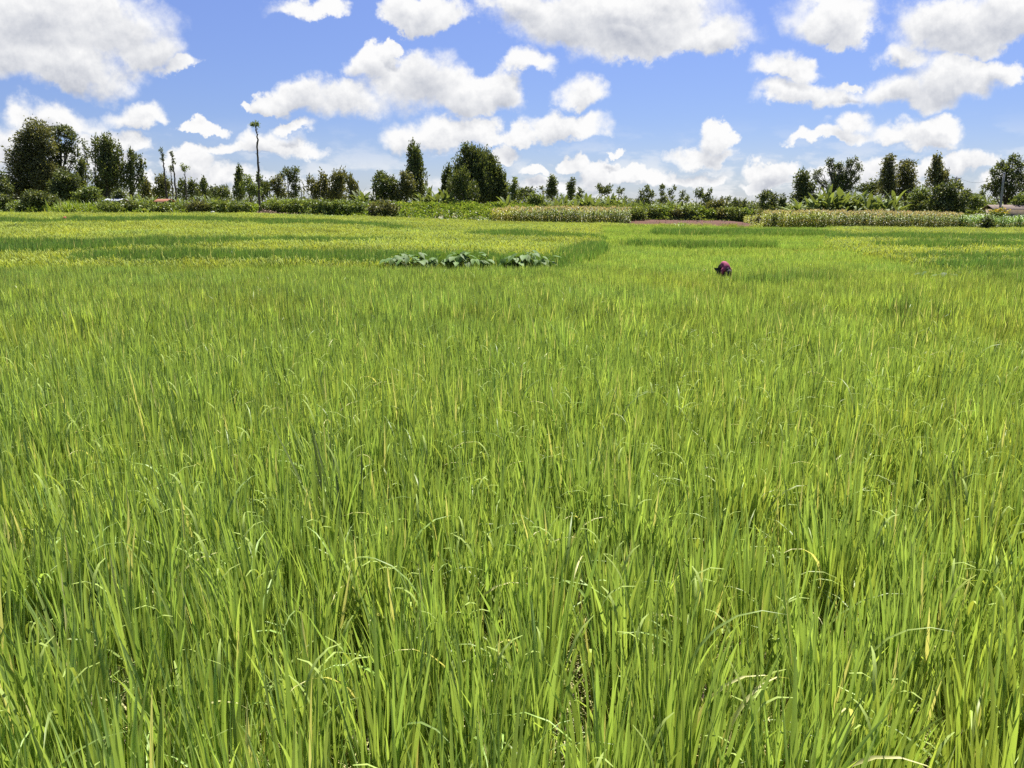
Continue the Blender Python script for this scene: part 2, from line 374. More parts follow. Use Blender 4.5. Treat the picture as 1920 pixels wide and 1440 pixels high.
def panicle_geo(g, cx, cyy, n, z, m, w=.02, L=.2):
    az = rng.uniform(0, 2*np.pi, n)
    base = np.stack([cx, cyy, np.full(n, z) if np.isscalar(z) else z], 1) if not np.isscalar(cx) else np.stack([np.full(n, cx)+rng.normal(0, .05, n), np.full(n, cyy)+rng.normal(0, .05, n), np.full(n, z)+rng.normal(0, .05, n)], 1)
    g.blades(base, az, np.full(n, .25), L*rng.uniform(.7, 1.2, n), np.full(n, w), rng.uniform(.6, 1.8, n), 4, m, 0, None, ([0, .2, .6, 1], [.3, 1, .9, .3]))
near_v = []
for i in range(10):
    g = Geo(); rice_geo(g, 0, 0, 32, .73, .0145, 7, .16, .06); straw_geo(g, 0, 0, 7, .42, .009, 1)
    if i in (3, 7): panicle_geo(g, 0, 0, 2, .55, 2, .012, .16)
    near_v.append(variant(g.mesh('rice_hill'), [M['rice'], M['straw'], M['grain']]))
straw_v = []
for i in range(4):
    g = Geo(); straw_geo(g, 0, 0, 26, .5, .009, 1); rice_geo(g, 0, 0, 10, .5, .009, 5, .16, .06, .5)
    straw_v.append(variant(g.mesh('straw_hill'), [M['rice'], M['straw']]))
mid_v = []
for i in range(8):
    g = Geo()
    for k in range(12):
        a, r = rng.uniform(0, 6.28), .52*math.sqrt(rng.random())
        rice_geo(g, r*math.cos(a), r*math.sin(a), 24, .74*rng.uniform(.72, 1.12), .0175, 4, 0, .035, .05)
    mid_v.append(variant(g.mesh('rice_patch'), [M['rice'], M['straw'], M['grain']]))
far_v = []
for i in range(8):
    g = Geo()
    for k in range(26):
        a, r = rng.uniform(0, 6.28), .75*math.sqrt(rng.random())
        rice_geo(g, r*math.cos(a), r*math.sin(a), 12, .70, .025, 3, 0, .12, .05)
        if i >= 4: panicle_geo(g, r*math.cos(a), r*math.sin(a), 2, .58, 2, .035, .2)
    far_v.append(variant(g.mesh('rice_patch_far'), [M['rice'], M['straw'], M['grain']]))

def grid_pts(y0, y1, step, side=1.6, keep=1.0):
    ys = np.arange(y0, y1, step); P = []
    for y in ys:
        hw = .735*y+side; xs = np.arange(-hw, hw, step)
        P.append(np.stack([xs, np.full(len(xs), y)], 1))
    P = np.vstack(P); P += rng.uniform(-.5, .5, P.shape)*step*1.1
    return P
def rot_scale(n, tilt=.06, s0=.86, s1=1.14):
    rot = np.stack([rng.normal(0, tilt, n), rng.normal(0, tilt, n), rng.uniform(0, 2*np.pi, n)], 1)
    k = rng.uniform(s0, s1, n); return rot, np.stack([k, k, k*rng.uniform(.92, 1.08, n)], 1)
def vnoise(x, y, s, seed=0):
    """cheap smooth value noise"""
    r2 = np.random.default_rng(seed); T = r2.random((64, 64)); xs, ys_ = np.asarray(x)/s+1000, np.asarray(y)/s+1000
    xi, yi = np.floor(xs).astype(int), np.floor(ys_).astype(int); fx, fy = xs-xi, ys_-yi; fx = fx*fx*(3-2*fx); fy = fy*fy*(3-2*fy)
    f = lambda a, b: T[a % 64, b % 64]
    return (f(xi, yi)*(1-fx)+f(xi+1, yi)*fx)*(1-fy)+(f(xi, yi+1)*(1-fx)+f(xi+1, yi+1)*fx)*fy
# near rice: single hills
P = grid_pts(.9, 9.5, .172)
dist = np.ones(len(P))
for (u, v, r) in [(140, 1330, .30), (110, 1180, .14), (90, 1440, .2), (330, 1440, .1), (1090, 1400, .10), (1740, 1180, .18), (1700, 1290, .14), (1760, 1050, .14), (1560, 735, .35), (470, 1010, .1), (1020, 1390, .08)]:
    hx, hy = ground_hit(u, v, .08); dist = np.minimum(dist, np.hypot(P[:, 0]-hx, (P[:, 1]-hy)*.8)/(r*1.3))
keep = (dist > .8) & (vnoise(P[:, 0], P[:, 1], .33, 3) > .17)
hole = P[(dist < 1.3) & (rng.random(len(P)) < .8)]
P = P[keep]; n = len(P); rot, scl = rot_scale(n, .07, .82, 1.12)
rot[:, 1] += (vnoise(P[:, 0], P[:, 1], 1.3, 5)-.5)*.16; rot[:, 0] += (vnoise(P[:, 0], P[:, 1], 1.3, 6)-.5)*.16
scl *= (.86+.30*vnoise(P[:, 0], P[:, 1], .7, 8))[:, None]
Z = ground_z(P[:, 0], P[:, 1])
t = rng.uniform(.85, 1.15, (n, 1))*np.ones((n, 3))
def right_tint(P):
    u, v = field_px(P[:, 0], P[:, 1]); q = vnoise(P[:, 0], P[:, 1], 2.2, 11)[:, None]; q2 = vnoise(P[:, 0], P[:, 1], 6.5, 12)[:, None]
    q = np.clip(.5*q+.5*q2+.45*sstep(900, 1800, u)[:, None]*sstep(600, 800, v)[:, None]-.1, 0, 1)
    a = np.array([.88, .94, .98]); b = np.array([1.18, 1.06, .85])
    return a*(1-q)+b*q
t = t*right_tint(P)
xyz = np.column_stack([P, Z])
hs = len(hole); hr, hsc = rot_scale(hs)
scatter('rice_crop', np.vstack([xyz, np.column_stack([hole, ground_z(hole[:, 0], hole[:, 1])])]), np.vstack([rot, hr]), np.vstack([scl, hsc]),
        np.concatenate([rng.integers(0, 10, n)+4*0, 10+rng.integers(0, 4, hs)]), np.vstack([t, np.ones((hs, 3))]), near_v+straw_v,
        'tall bright green young rice filling the near paddy', 'rice')
# field beyond: which crop stands where
B_U = [-300, 1040, 1115, 1430, 1600, 1750, 1920, 2300]; B_V = [499, 499, 462, 460, 469, 500, 528, 560]
BANDS = [([-300, 0, 150, 240, 330, 480, 640, 760], [462, 463, 464, 459, 456, 452, 452, 452], [12, 12, 9, 7, 6, 4, 3, 0]),
         ([120, 200, 330, 420, 520, 600, 650, 900], [487, 485, 480, 481, 480, 484, 486, 492], [4, 6, 6, 7, 8, 7, 7, 3]),
         ([640, 760, 900, 1040], [478, 484, 490, 495], [5, 7, 7, 6]),
         ([1030, 1060, 1115, 1122], [494, 482, 464, 460], [9, 12, 9, 0]),
         ([-200, 0, 300, 320, 420, 640, 760], [417, 416, 413, 412, 415, 420, 428], [4, 4, 3, 4, 3, 3, 2]),
         ([880, 980, 1100, 1130], [438, 442, 447, 448], [2, 4, 4, 0]),
         ([1560, 1700, 1850, 1990], [446, 446, 448, 450], [2, 4, 4, 4]), ([1640, 1750, 1850, 1990], [461, 462, 462, 464], [2, 4, 3, 4]),
         ([1690, 1780, 1900, 1990], [481, 484, 484, 486], [2, 5, 4, 4]), ([1760, 1850, 1990, 2100], [498, 503, 504, 505], [3, 5, 5, 5]), ([1850, 1920, 2000, 2100], [516, 522, 525, 526], [3, 6, 6, 5]),
         ([1230, 1330, 1500, 1600], [436, 437, 438, 440], [2, 3, 3, 0]), ([1180, 1300, 1420, 1440], [458, 460, 460, 460], [1, 2, 2, 1])]
def trodden(P):
    """rice is shorter where the workers have been weeding and beside the taro row"""
    f = np.ones(len(P)); x1 = at(1352, 500, 28.8)[0]
    f[(np.abs(P[:, 0]-x1) < .9) & (P[:, 1] > 23.2) & (P[:, 1] < 29.4)] = .62
    x2 = at(123, 405, 78)[0]; f[(np.abs(P[:, 0]-x2) < 1.5) & (P[:, 1] > 70) & (P[:, 1] < 79)] = .5
    return f
def classify(P):
    u, v = field_px(P[:, 0], P[:, 1])
    jit = (vnoise(P[:, 0], P[:, 1], 2.5, 21)-.5)*4
    kind = np.where(v > np.interp(u, B_U, B_V)+jit*.3, 0, 1)                         # 0 near paddy, 1 terrace
    kind[(kind == 1) & (u > 1120) & (u < 1560+jit*8) & (v > 424)] = 3                 # plain green strip
    for bu, bv, bh in BANDS:
        ins = (u > bu[0]) & (u < bu[-1]) & (np.abs(v+jit-np.interp(u, bu, bv)) < np.interp(u, bu, bh)); kind[ins] = 2
    kind[(u > 1455) & (u < 1590) & (np.abs(v-464) < 2.6+jit*.2)] = 4
    kind[((u-1715)/42)**2+((v-575)/14)**2 < 1] = 2; kind[((u-1525)/36)**2+((v-522)/6)**2 < 1] = 2; kind[((u-1430)/40)**2+((v-528)/4)**2 < .6] = 2
    return kind, u, v
def edge_y(x):                                                     # where the rice ends
    return np.interp(x, [-80, 12, 15, 31, 34, 80], [95, 95, 92.5, 92.5, 95, 95])
P = grid_pts(9.1, 31, .40); kind, u, v = classify(P); n = len(P)
rot, scl = rot_scale(n, .05); scl[:, 2] *= trodden(P); Z = ground_z(P[:, 0], P[:, 1])
rot[:, 1] += (vnoise(P[:, 0], P[:, 1], 2.3, 5)-.5)*.12
scl[:, 2] *= .9+.2*vnoise(P[:, 0], P[:, 1], 1.7, 9)
t = rng.uniform(.85, 1.15, (n, 1))*right_tint(P); dk = kind == 2; t[dk] *= (.62, .7, .75); scl[dk, 2] *= 1.18
scatter('rice_crop', np.column_stack([P, Z]), rot, scl, rng.integers(0, 8, n), t*rng.uniform(.58, 1.08, (n, 1)), mid_v, 'dense green rice across the middle of the paddy', 'rice')
P = grid_pts(30.6, 95.5, .62, 2); P = P[P[:, 1] < edge_y(P[:, 0])]; kind, u, v = classify(P)
Z = ground_z(P[:, 0], P[:, 1])
for kd, nm, lab, cat in ((0, 'rice_crop', 'green rice at the far side of the near paddy', 'rice'), (1, 'ripening_rice', 'yellow-green heading rice on the raised far terraces', 'rice'),
                    (2, 'sedge_bank', 'taller dark green grass along the paddy banks', 'grass'), (3, 'rice_crop', 'plain green rice strip in front of the red soil plot', 'rice'),
                    (4, 'dry_grass', 'brown dry grass on the low bund at the right', 'grass')):
    k = kind == kd; n = int(k.sum())
    if not n: continue
    Q = P[k]; rot, scl = rot_scale(n, .05); scl[:, 2] *= trodden(Q); t = rng.uniform(.85, 1.15, (n, 1))*right_tint(Q)
    idx = rng.integers(4, 8, n)        # join order is last-first: 4..7 are the plain patches
    mod = vnoise(Q[:, 0]*.35, Q[:, 1], 2.6, 31)[:, None]
    if kd == 1: idx = rng.integers(0, 4, n); scl[:, 2] *= 1.12; t *= np.array([1.0, .95, .88])*(.78+.4*mod); scl[:, 2] *= 1.0
    if kd == 2: t *= np.array([.44, .56, .56]); scl *= (1, 1, 1.42)
    if kd == 3: t *= np.array([.92, .95, .9])*(.85+.3*mod)
    if kd == 4: t *= np.array([1.1, .62, .9]); scl *= (1, 1, .75)
    scatter(nm, np.column_stack([Q, Z[k]]), rot, scl, idx, t, far_v, lab, cat)
# ------------------------------------------------------------------ trees and shrubs
def lobes3(lobes, Y, origin, depth=.9, fat=1.0):
    L = []
    for i, (u, v, ru, rv) in enumerate(lobes):
        y = Y+rng.uniform(-1, 1)*.5*ru*Y/FPX; c = at(u, v, y); k = y/FPX*fat
        L.append((c-origin, np.array([ru*k, ru*k*depth, rv*k])))
    return L
def crown_mesh(name, L3, Y, dens=1.0, style='broad', leaf=None, sig=None, mats=1, power=.45):
    g = Geo(); l0 = leaf or .0031*Y
    for c, r in L3:
        n = int(dens*np.pi*r[0]*r[2]*6.0/(l0*l0*.26))+14
        per = 14 if style != 'tuft' else 24; K = max(3, n//per)
        d = rng.normal(size=(K, 3)); d /= np.linalg.norm(d, axis=1)[:, None]
        rad = rng.random(K)**power*rng.uniform(.86, 1.14, K)
        cc = c+d*rad[:, None]*r
        s0 = sig or (.07*min(r[0], r[2])+.13*Y/110)
        sg = np.array([s0, s0, s0]) if style in ('broad', 'tuft') else np.array([s0*.55, s0*.55, s0*1.9])
        Pp = np.repeat(cc, per, 0)+rng.normal(size=(K*per, 3))*sg
        out = np.repeat(d, per, 0)
        D = rng.normal(size=(K*per, 3))*.8+out*.5+(np.array([0, 0, .1]) if style in ('broad', 'tuft') else np.array([0, 0, 1.5]))
        g.leaves(Pp, D, l0*rng.uniform(.6, 1.3, K*per), l0*.5*rng.uniform(.7, 1.2, K*per))
    return g.mesh(name)
def trunk_mesh(name, base, L3, r0, limbs=True, lean=0.0):
    """tapered trunk through the crown with a limb into every lobe"""
    g = Geo(); tops = sorted(L3, key=lambda q: q[0][2]); top = tops[-1][0]
    t = np.linspace(0, 1, 9); mid = np.array([base[0]*.4+top[0]*.6, base[1]*.5+top[1]*.5, 0])
    X = np.outer((1-t)**2, base)+np.outer(2*t*(1-t), [mid[0]*.5+base[0]*.5, mid[1], (base[2]+top[2])/2])+np.outer(t*t, top)
    X[1:-1, :2] += rng.normal(0, r0*.35, (7, 2))
    g.tube(X, r0*(1-.82*t)+.01, 8)
    if limbs:
        for c, r in L3:
            if np.allclose(c, top): continue
            zt = base[2]+(c[2]-base[2])*rng.uniform(.35, .6); f = np.clip((zt-base[2])/max(top[2]-base[2], .1), .05, .9)
            p0 = np.array([np.interp(f, t, X[:, k]) for k in range(3)]); s = np.linspace(0, 1, 6)[:, None]
            pth = p0*(1-s)+c*s; pth[:, 2] += np.sin(s[:, 0]*np.pi)*.06*np.linalg.norm(c-p0); pth[1:-1] += rng.normal(0, r0*.3, (4, 3))
            rr = r0*(1-.75*f)*.55
            g.tube(pth, rr*(1-.8*s[:, 0])+.008, 6)
            for _ in range(3):                                     # twigs inside the lobe
                q = c+rng.normal(size=3)*r*.5; s2 = np.linspace(.55, 1, 4)[:, None]; a0 = p0*.4+c*.6
                g.tube(a0*(1-(s2-.55)/.45)+q*((s2-.55)/.45), rr*.3*(1.6-s2[:, 0])+.006, 5)
    return g.mesh(name, True)
def tree(label, Y, ub, lobes, mat='dark', style='broad', dens=1.0, r0=.22, bark='bark', name='tree', cat='tree', group=None, limbs=True, leaf=None, sig=None, vb=None, power=.45):
    x = at(ub, 380, Y)[0]; zb = float(ground_z(x, Y)); o = np.array([x, Y, zb])
    root = empty(name, o); tag(root, label, cat, group)
    L3 = lobes3(lobes, Y, o, fat=1.1)
    link('trunk', trunk_mesh('trunk', np.array([0, 0, -.1]), L3, r0, limbs), M[bark], root)
    link('crown', crown_mesh('crown', L3, Y, dens, style, leaf, sig, power=power), M[mat], root)
    return root
def cone(u, vt, vb, hw, n=5, top=.28, jit=.12):
    out = []
    for i in range(n):
        f = (i+.5)/n; v = vt+(vb-vt)*f; r = hw*(top+(1-top)*min(1, f*1.35)); h = (vb-vt)/n*.85
        out.append((u+rng.uniform(-1, 1)*hw*jit, v+1, r, h))
    return out
def column(u, vt, vb, hw, n=4): return cone(u, vt, vb, hw, n, .65, .2)

TR = [  # label, Y, u of the trunk foot, lobes, options
 ('tallest broad eucalyptus with billowing dark crown at the far left', 118, 72, [(70,246,20,20),(50,268,20,18),(84,268,16,22),(42,296,24,22),(74,300,26,28),(55,328,34,26),(88,335,24,32),(32,345,20,22),(58,360,34,16)], dict(mat='olive', r0=.45, bark='pale_bark', dens=1.15, name='eucalyptus_tree')),
 ('open-crowned eucalyptus with sky gaps leaning against the tallest tree', 121, 118, [(110,244,13,9),(126,248,14,9),(138,260,8,8),(102,262,10,14),(112,285,14,15),(128,275,9,9),(142,285,6,10),(106,315,14,20),(136,305,7,9),(122,330,10,14)], dict(mat='dark', r0=.32, bark='pale_bark', dens=.8, name='eucalyptus_tree')),
 ('thin sparse tree with wispy top beside the open eucalyptus', 119, 161, [(159,273,5,9),(164,292,6,11),(158,308,7,9),(165,325,7,11)], dict(mat='dark', r0=.12, dens=.45, name='slender_tree', cat='tree')),
 ('narrow ivy-covered trunk standing left of the ragged tree', 117, 152, [(152,312,8,12),(153,332,8,12),(154,350,8,10)], dict(mat='dark', style='spire', r0=.14, name='slender_tree')),
 ('tall ragged dark tree with uneven spiky top, second group from the left', 116, 205, [(180,266,7,5),(200,270,14,12),(190,290,16,15),(210,290,16,18),(197,315,22,18),(220,320,18,20),(205,345,26,22),(186,350,12,14)], dict(mat='dark', style='spire', r0=.35, dens=.95, name='ragged_tree')),
 ('ragged tree with drooping right side, right of the tall ragged tree', 117, 243, [(246,292,8,8),(254,304,11,8),(268,304,4,7),(264,322,7,7),(244,318,14,12),(250,342,16,14),(266,334,4,4)], dict(mat='dark', style='spire', r0=.25, dens=.8, name='ragged_tree')),
 ('dense round-topped dark tree in front of the eucalyptus group', 108, 124, [(124,336,20,14),(112,352,17,15),(136,352,16,17),(124,366,24,13)], dict(mat='dark', r0=.25, dens=1.5, name='round_tree')),
 ('small round mango-like tree with bare short trunk at the left field edge', 99, 70, [(60,370,15,10),(75,370,14,10),(66,378,19,8)], dict(mat='dark', r0=.14, dens=1.5, name='round_tree')),
 ('dark spreading tree cut by the left edge of the view', 112, 4, [(2,335,8,10),(10,352,13,14),(-6,360,16,18),(8,376,15,10)], dict(mat='dark', r0=.22, name='spreading_tree')),
 ('small dark leaning tree in the hedge at the left edge', 99, 9, [(4,372,10,7),(14,378,7,6),(6,386,8,8)], dict(mat='dark', r0=.12, name='small_tree')),
 ('low dark bush-like tree right of the small round tree', 101, 98, [(98,376,11,8),(104,386,13,9)], dict(mat='dark', r0=.08, name='small_tree')),
 ('grey-green conical tree behind the bananas left of the bare poles', 128, 272, [(272,345,8,9),(272,358,12,10),(280,366,12,8)], dict(mat='olive', style='spire', r0=.15, name='conical_tree')),
 ('brownish rounded tree directly behind the tallest bare pole', 126, 306, [(302,340,9,8),(310,350,12,10),(304,362,14,10)], dict(mat='olive', style='spire', r0=.2, name='round_tree')),
 ('dark feathery tree just right of the forked bare poles', 150, 345, [(340,348,8,8),(346,360,12,10)], dict(mat='dark', style='spire', r0=.15, name='feathery_tree')),
 ('dark feathery tree, middle one of three behind the papaya tuft', 150, 362, [(360,348,7,7),(364,360,10,9)], dict(mat='dark', style='spire', r0=.15, name='feathery_tree')),
 ('dark feathery tree with the pointed top left of the low dome tree', 148, 381, [(380,344,6,7),(382,356,10,10),(390,366,8,6)], dict(mat='dark', style='spire', r0=.15, name='feathery_tree')),
 ('low dome-shaped tree left of the slim dark spire', 160, 412, [(404,358,9,7),(418,356,11,8),(412,364,16,6)], dict(mat='dark', r0=.15, name='dome_tree')),
 ('slim dark spire-shaped tree left of the tallest bare stem', 116, 449, cone(449,313,368,11,5), dict(mat='dark', style='spire', r0=.18, name='conical_tree')),
 ('bright green rounded tree touching the tallest bare stem', 112, 470, [(464,338,7,8),(468,352,13,12),(480,358,10,9)], dict(mat='mid', r0=.12, name='round_tree')),
 ('small dark tree with one bare twig right of the tallest bare stem', 118, 493, [(488,342,6,8),(496,352,9,9),(492,362,13,8)], dict(mat='dark', style='spire', r0=.1, name='small_tree')),
 ('grey leafy tree left of the two poodle-cut trees', 120, 520, [(512,340,6,7),(522,336,7,7),(518,352,12,12),(530,362,12,10)], dict(mat='olive', r0=.15, dens=.8, name='leafy_tree')),
 ('pruned tree with two dark tufts on a bare stem, left of the pair', 122, 542, [(538,321,6,6),(543,330,5,9),(530,326,5,6)], dict(mat='dark', style='tuft', r0=.12, name='pruned_tree', bark='pale_bark')),
 ('pruned column tree with narrow dark crown, right of the pair', 122, 554, [(554,324,6,7),(553,337,6,8),(555,350,6,9),(550,362,8,8)], dict(mat='dark', style='tuft', r0=.12, name='pruned_tree')),
 ('spiky grey-green tree with arching branches right of the thin post', 117, 588, [(583,342,8,7),(592,348,10,7),(584,358,14,9),(600,366,12,8)], dict(mat='olive', style='spire', r0=.15, dens=.8, name='spiky_tree')),
 ('slender tree with small pointed top in the olive group', 118, 608, [(606,332,5,7),(609,345,8,9),(612,360,14,12)], dict(mat='olive', style='spire', r0=.15, name='spiky_tree')),
 ('widest olive-green tree in the middle of the olive group', 118, 636, [(630,334,9,9),(642,332,9,9),(636,350,17,13),(630,368,20,9)], dict(mat='olive', style='spire', r0=.2, name='leafy_tree')),
 ('olive tree with rounded right shoulder left of the lone banana', 117, 660, [(656,342,8,9),(662,354,11,11),(664,368,12,9)], dict(mat='olive', style='spire', r0=.15, name='leafy_tree')),
 ('dense dark green tree left of the tall poplar-shaped tree', 108, 722, [(714,330,9,8),(720,344,18,14),(738,348,10,12),(722,362,22,12),(744,368,10,10)], dict(mat='dark', r0=.25, dens=1.3, name='dense_tree')),
 ('tall poplar-shaped dark tree standing alone, left of the big centre-left crown', 112, 778, cone(777,275,366,22,7,.3,.08), dict(mat='dark', style='spire', r0=.28, dens=1.25, name='poplar_tree')),
 ('lighter bushy tree at the foot of the poplar-shaped tree', 108, 762, [(760,332,9,10),(764,348,13,11),(756,362,14,12)], dict(mat='olive', r0=.15, name='bushy_tree')),
 ('narrow dark tree growing against the left of the big centre-left crown', 114, 840, column(840,318,378,11,4), dict(mat='dark', style='spire', r0=.16, name='conical_tree')),
 ('broadest evergreen with the highest top, left half of the big centre-left crown', 112, 880, [(873,284,7,11),(886,290,11,11),(878,304,20,15),(900,304,14,16),(862,322,16,14),(888,325,26,18),(872,350,26,24),(900,350,22,24),(884,370,32,12)], dict(mat='dark', style='spire', r0=.4, dens=1.3, name='conifer_tree')),
 ('right half of the big centre-left crown, slightly lower and rounder', 114, 924, [(912,306,9,12),(925,314,10,14),(916,330,20,18),(936,334,11,16),(925,352,25,20),(942,360,12,18),(922,372,28,10),(905,302,11,14),(900,316,14,16),(915,313,14,14),(917,301,7,8)], dict(mat='dark', style='spire', r0=.35, dens=1.3, name='conifer_tree')),
 ('lower rounded tree in front of the big centre-left crown', 107, 870, [(866,334,14,14),(858,352,18,14),(878,360,20,14)], dict(mat='dark', r0=.18, style='spire', dens=1.1, name='bushy_tree')),
 ('light green pyramid tree right of the big centre-left crown', 109, 966, [(966,342,5,7),(962,354,9,9),(972,366,15,10)], dict(mat='mid', r0=.12, name='pyramid_tree')),
 ('dark rounded shrub tree right of the light green pyramid tree', 108, 992, [(988,362,12,8),(996,370,14,9)], dict(mat='dark', r0=.1, name='small_tree')),
 ('nearly bare small tree left of the larger dark oval tree', 150, 1018, [(1016,352,5,4),(1020,362,5,5)], dict(mat='olive', r0=.08, dens=.35, name='bare_tree')),
 ('larger dark oval tree above the bananas, centre', 140, 1035, column(1035,332,366,9,4), dict(mat='dark', r0=.15, dens=1.3, name='oval_tree')),
 ('narrow dark oval tree, slimmer one right of the larger oval', 140, 1070, column(1070,338,368,6,4), dict(mat='dark', r0=.12, dens=1.3, name='oval_tree')),
 ('tiny dark oval tree right of the two oval trees', 145, 1085, column(1085,356,370,5,2), dict(mat='dark', r0=.08, name='oval_tree')),
 ('small tree with double tuft above the banana grove', 135, 1125, [(1123,351,4,4),(1128,356,4,5),(1131,360,3,3)], dict(mat='dark', style='tuft', r0=.08, name='tufted_tree')),
 ('small round tufted tree above the banana grove', 135, 1140, [(1140,352,6,5),(1140,360,6,5)], dict(mat='dark', style='tuft', r0=.08, name='tufted_tree')),
 ('flat-topped little tree at the right end of the banana grove', 130, 1160, [(1160,357,5,3),(1167,358,4,3)], dict(mat='dark', style='tuft', r0=.08, name='tufted_tree')),
 ('ragged distant tree at the left end of the thin row', 150, 1208, [(1213,355,5,5),(1205,365,7,6),(1220,366,7,6),(1210,376,12,7)], dict(mat='dark', style='tuft', r0=.1, name='ragged_tree')),
 ('distant tree with a compact dark head in the thin row', 150, 1241, [(1240,355,5,5),(1242,366,4,5),(1246,375,9,6)], dict(mat='dark', style='tuft', r0=.1, name='tufted_tree')),
 ('distant twiggy tree next to the compact dark head', 152, 1259, [(1255,360,4,3),(1262,356,3,4),(1260,370,5,5)], dict(mat='dark', style='tuft', r0=.07, dens=.6, name='tufted_tree')),
 ('distant twiggy tree with two small heads, third of the thin row', 152, 1281, [(1281,362,4,4),(1290,370,6,4),(1277,376,9,6)], dict(mat='dark', style='tuft', r0=.07, dens=.7, name='tufted_tree')),
 ('thin umbrella-topped tree with pale stem, left of its twin', 150, 1308, [(1306,361,6,3),(1311,364,4,3)], dict(mat='dark', style='tuft', r0=.07, dens=.8, name='umbrella_tree', bark='pale_bark')),
 ('thin umbrella-topped tree with pale stem, right of its twin', 150, 1316, [(1317,359,4,5),(1313,367,3,3)], dict(mat='dark', style='tuft', r0=.07, dens=.8, name='umbrella_tree', bark='pale_bark')),
 ('taller ragged tree behind the rounded hedge tree', 148, 1328, [(1330,360,4,5),(1326,370,6,6),(1330,380,8,8)], dict(mat='dark', style='tuft', r0=.1, name='ragged_tree')),
 ('rounded olive tree rising from the centre-right hedge', 110, 1345, [(1342,384,14,8),(1352,382,10,7),(1336,392,16,8)], dict(mat='olive', r0=.12, dens=1.1, name='round_tree')),
 ('thin pole-like tree with a single narrow tuft', 140, 1365, [(1365,374,3,5),(1364,388,5,6)], dict(mat='dark', r0=.05, name='pole_tree')),
 ('spiky spreading tree with upward tufts, right of the thin tuft tree', 112, 1390, [(1376,379,6,4),(1385,378,4,4),(1396,380,5,4),(1390,389,14,7),(1405,390,8,6)], dict(mat='dark', r0=.1, name='spiky_tree')),
 ('left half of the twin dark trees standing before the tall maize', 125, 1430, [(1434,366,9,6),(1428,373,8,6),(1431,386,11,9)], dict(mat='dark', r0=.14, name='twin_tree')),
 ('right half of the twin dark trees, taller and rounder', 127, 1448, [(1448,366,7,7),(1450,377,9,8),(1448,388,10,8)], dict(mat='dark', r0=.14, name='twin_tree')),
 ('little spindle-shaped tree alone right of the twin trees', 125, 1467, column(1467,368,394,6,4), dict(mat='dark', r0=.1, dens=1.3, name='spindle_tree')),
 ('large oval dark tree left of the candelabra tree', 114, 1508, [(1506,330,10,9),(1502,345,13,12),(1514,352,14,14),(1500,368,16,12),(1520,372,14,12)], dict(mat='dark', r0=.25, dens=1.2, name='oval_tree')),
 ('candelabra tree with ball tufts on bare spreading branches', 116, 1572, [(1557,299,4,6),(1554,310,4,5),(1565,315,6,5),(1574,309,6,5),(1577,316,7,4),(1595,304,5,5),(1590,312,4,4),(1604,299,3,2),(1609,310,4,6),(1610,318,4,5),(1599,323,8,5),(1557,323,4,3),(1573,330,15,9),(1582,336,12,8),(1570,345,16,10),(1590,348,10,8),(1536,323,5,5),(1530,331,5,5),(1532,340,4,4),(1545,342,5,4),(1607,336,7,4),(1540,352,4,3),(1578,360,22,9)], dict(mat='dark', style='tuft', r0=.3, dens=.9, name='candelabra_tree', bark='pale_bark', sig=.2, leaf=.27)),
 ('low dark spreading tree behind the bananas, right of the candelabra tree', 124, 1636, [(1630,350,12,7),(1645,344,13,7),(1636,358,18,8),(1613,354,8,4)], dict(mat='dark', r0=.2, name='spreading_tree')),
 ('pointed grey-brown tree, left and taller of the eucalyptus pair', 116, 1668, cone(1667,292,352,15,5,.4,.1)+[(1664,358,18,10)], dict(mat='olive', r0=.25, dens=1.0, name='eucalyptus_tree')),
 ('rounded grey-brown tree, right and lower of the eucalyptus pair', 117, 1700, cone(1700,303,366,20,5,.5,.1), dict(mat='olive', r0=.25, dens=1.0, name='eucalyptus_tree')),
 ('tall conical grey-green tree towering over the broad leafy tree', 113, 1756, [(1752,300,5,6),(1762,302,4,6),(1756,314,10,9),(1752,328,14,10),(1764,330,12,9),(1758,345,20,11)], dict(mat='olive', style='spire', r0=.25, dens=1.05, name='conical_tree')),
 ('broad leafy dark tree sweeping to the ground before the tan roof', 105, 1770, [(1785,352,16,9),(1765,362,20,12),(1790,372,24,12),(1815,362,7,5),(1762,384,26,10),(1795,388,20,9)], dict(mat='dark', r0=.25, dens=1.3, name='leafy_tree', leaf=.4)),
 ('small grey tree beside the crossarm pole', 126, 1796, [(1790,341,7,6),(1800,346,5,5)], dict(mat='olive', r0=.08, dens=.6, name='small_tree')),
 ('low olive tree between the broad leafy tree and the tan roof', 110, 1830, [(1822,372,10,7),(1835,378,12,8),(1818,386,14,9),(1846,386,10,7)], dict(mat='mid', r0=.12, name='small_tree')),
 ('tiny spire tree on the skyline left of the right-edge tree', 150, 1842, [(1842,366,3,6),(1838,374,7,5)], dict(mat='dark', style='spire', r0=.08, name='spire_tree')),
 ('big open dark tree behind the leaning grey pole', 118, 1888, [(1900,300,9,7),(1880,310,10,9),(1910,314,9,10),(1865,324,9,7),(1888,326,15,12),(1912,336,12,12),(1870,342,14,9),(1852,350,8,5),(1890,352,22,10),(1872,362,10,6),(1900,372,14,9),(1935,350,18,20)], dict(mat='dark', r0=.32, dens=.95, name='open_tree')),
 ('leafy bush-like tree at the far right edge under the big open tree', 104, 1915, [(1906,380,11,9),(1922,372,14,9),(1920,390,20,10)], dict(mat='mid', r0=.15, dens=1.2, name='small_tree')),
 ('leafy green tree between the banana grove and the orange soil heap', 108, 1722, [(1716,368,14,10),(1732,362,13,9),(1740,378,18,10),(1720,386,16,8)], dict(mat='mid', r0=.15, dens=1.1, name='leafy_tree')),
]
for lab, Y, ub, lobes, kw in TR: tree(lab, Y, ub, lobes, **kw)

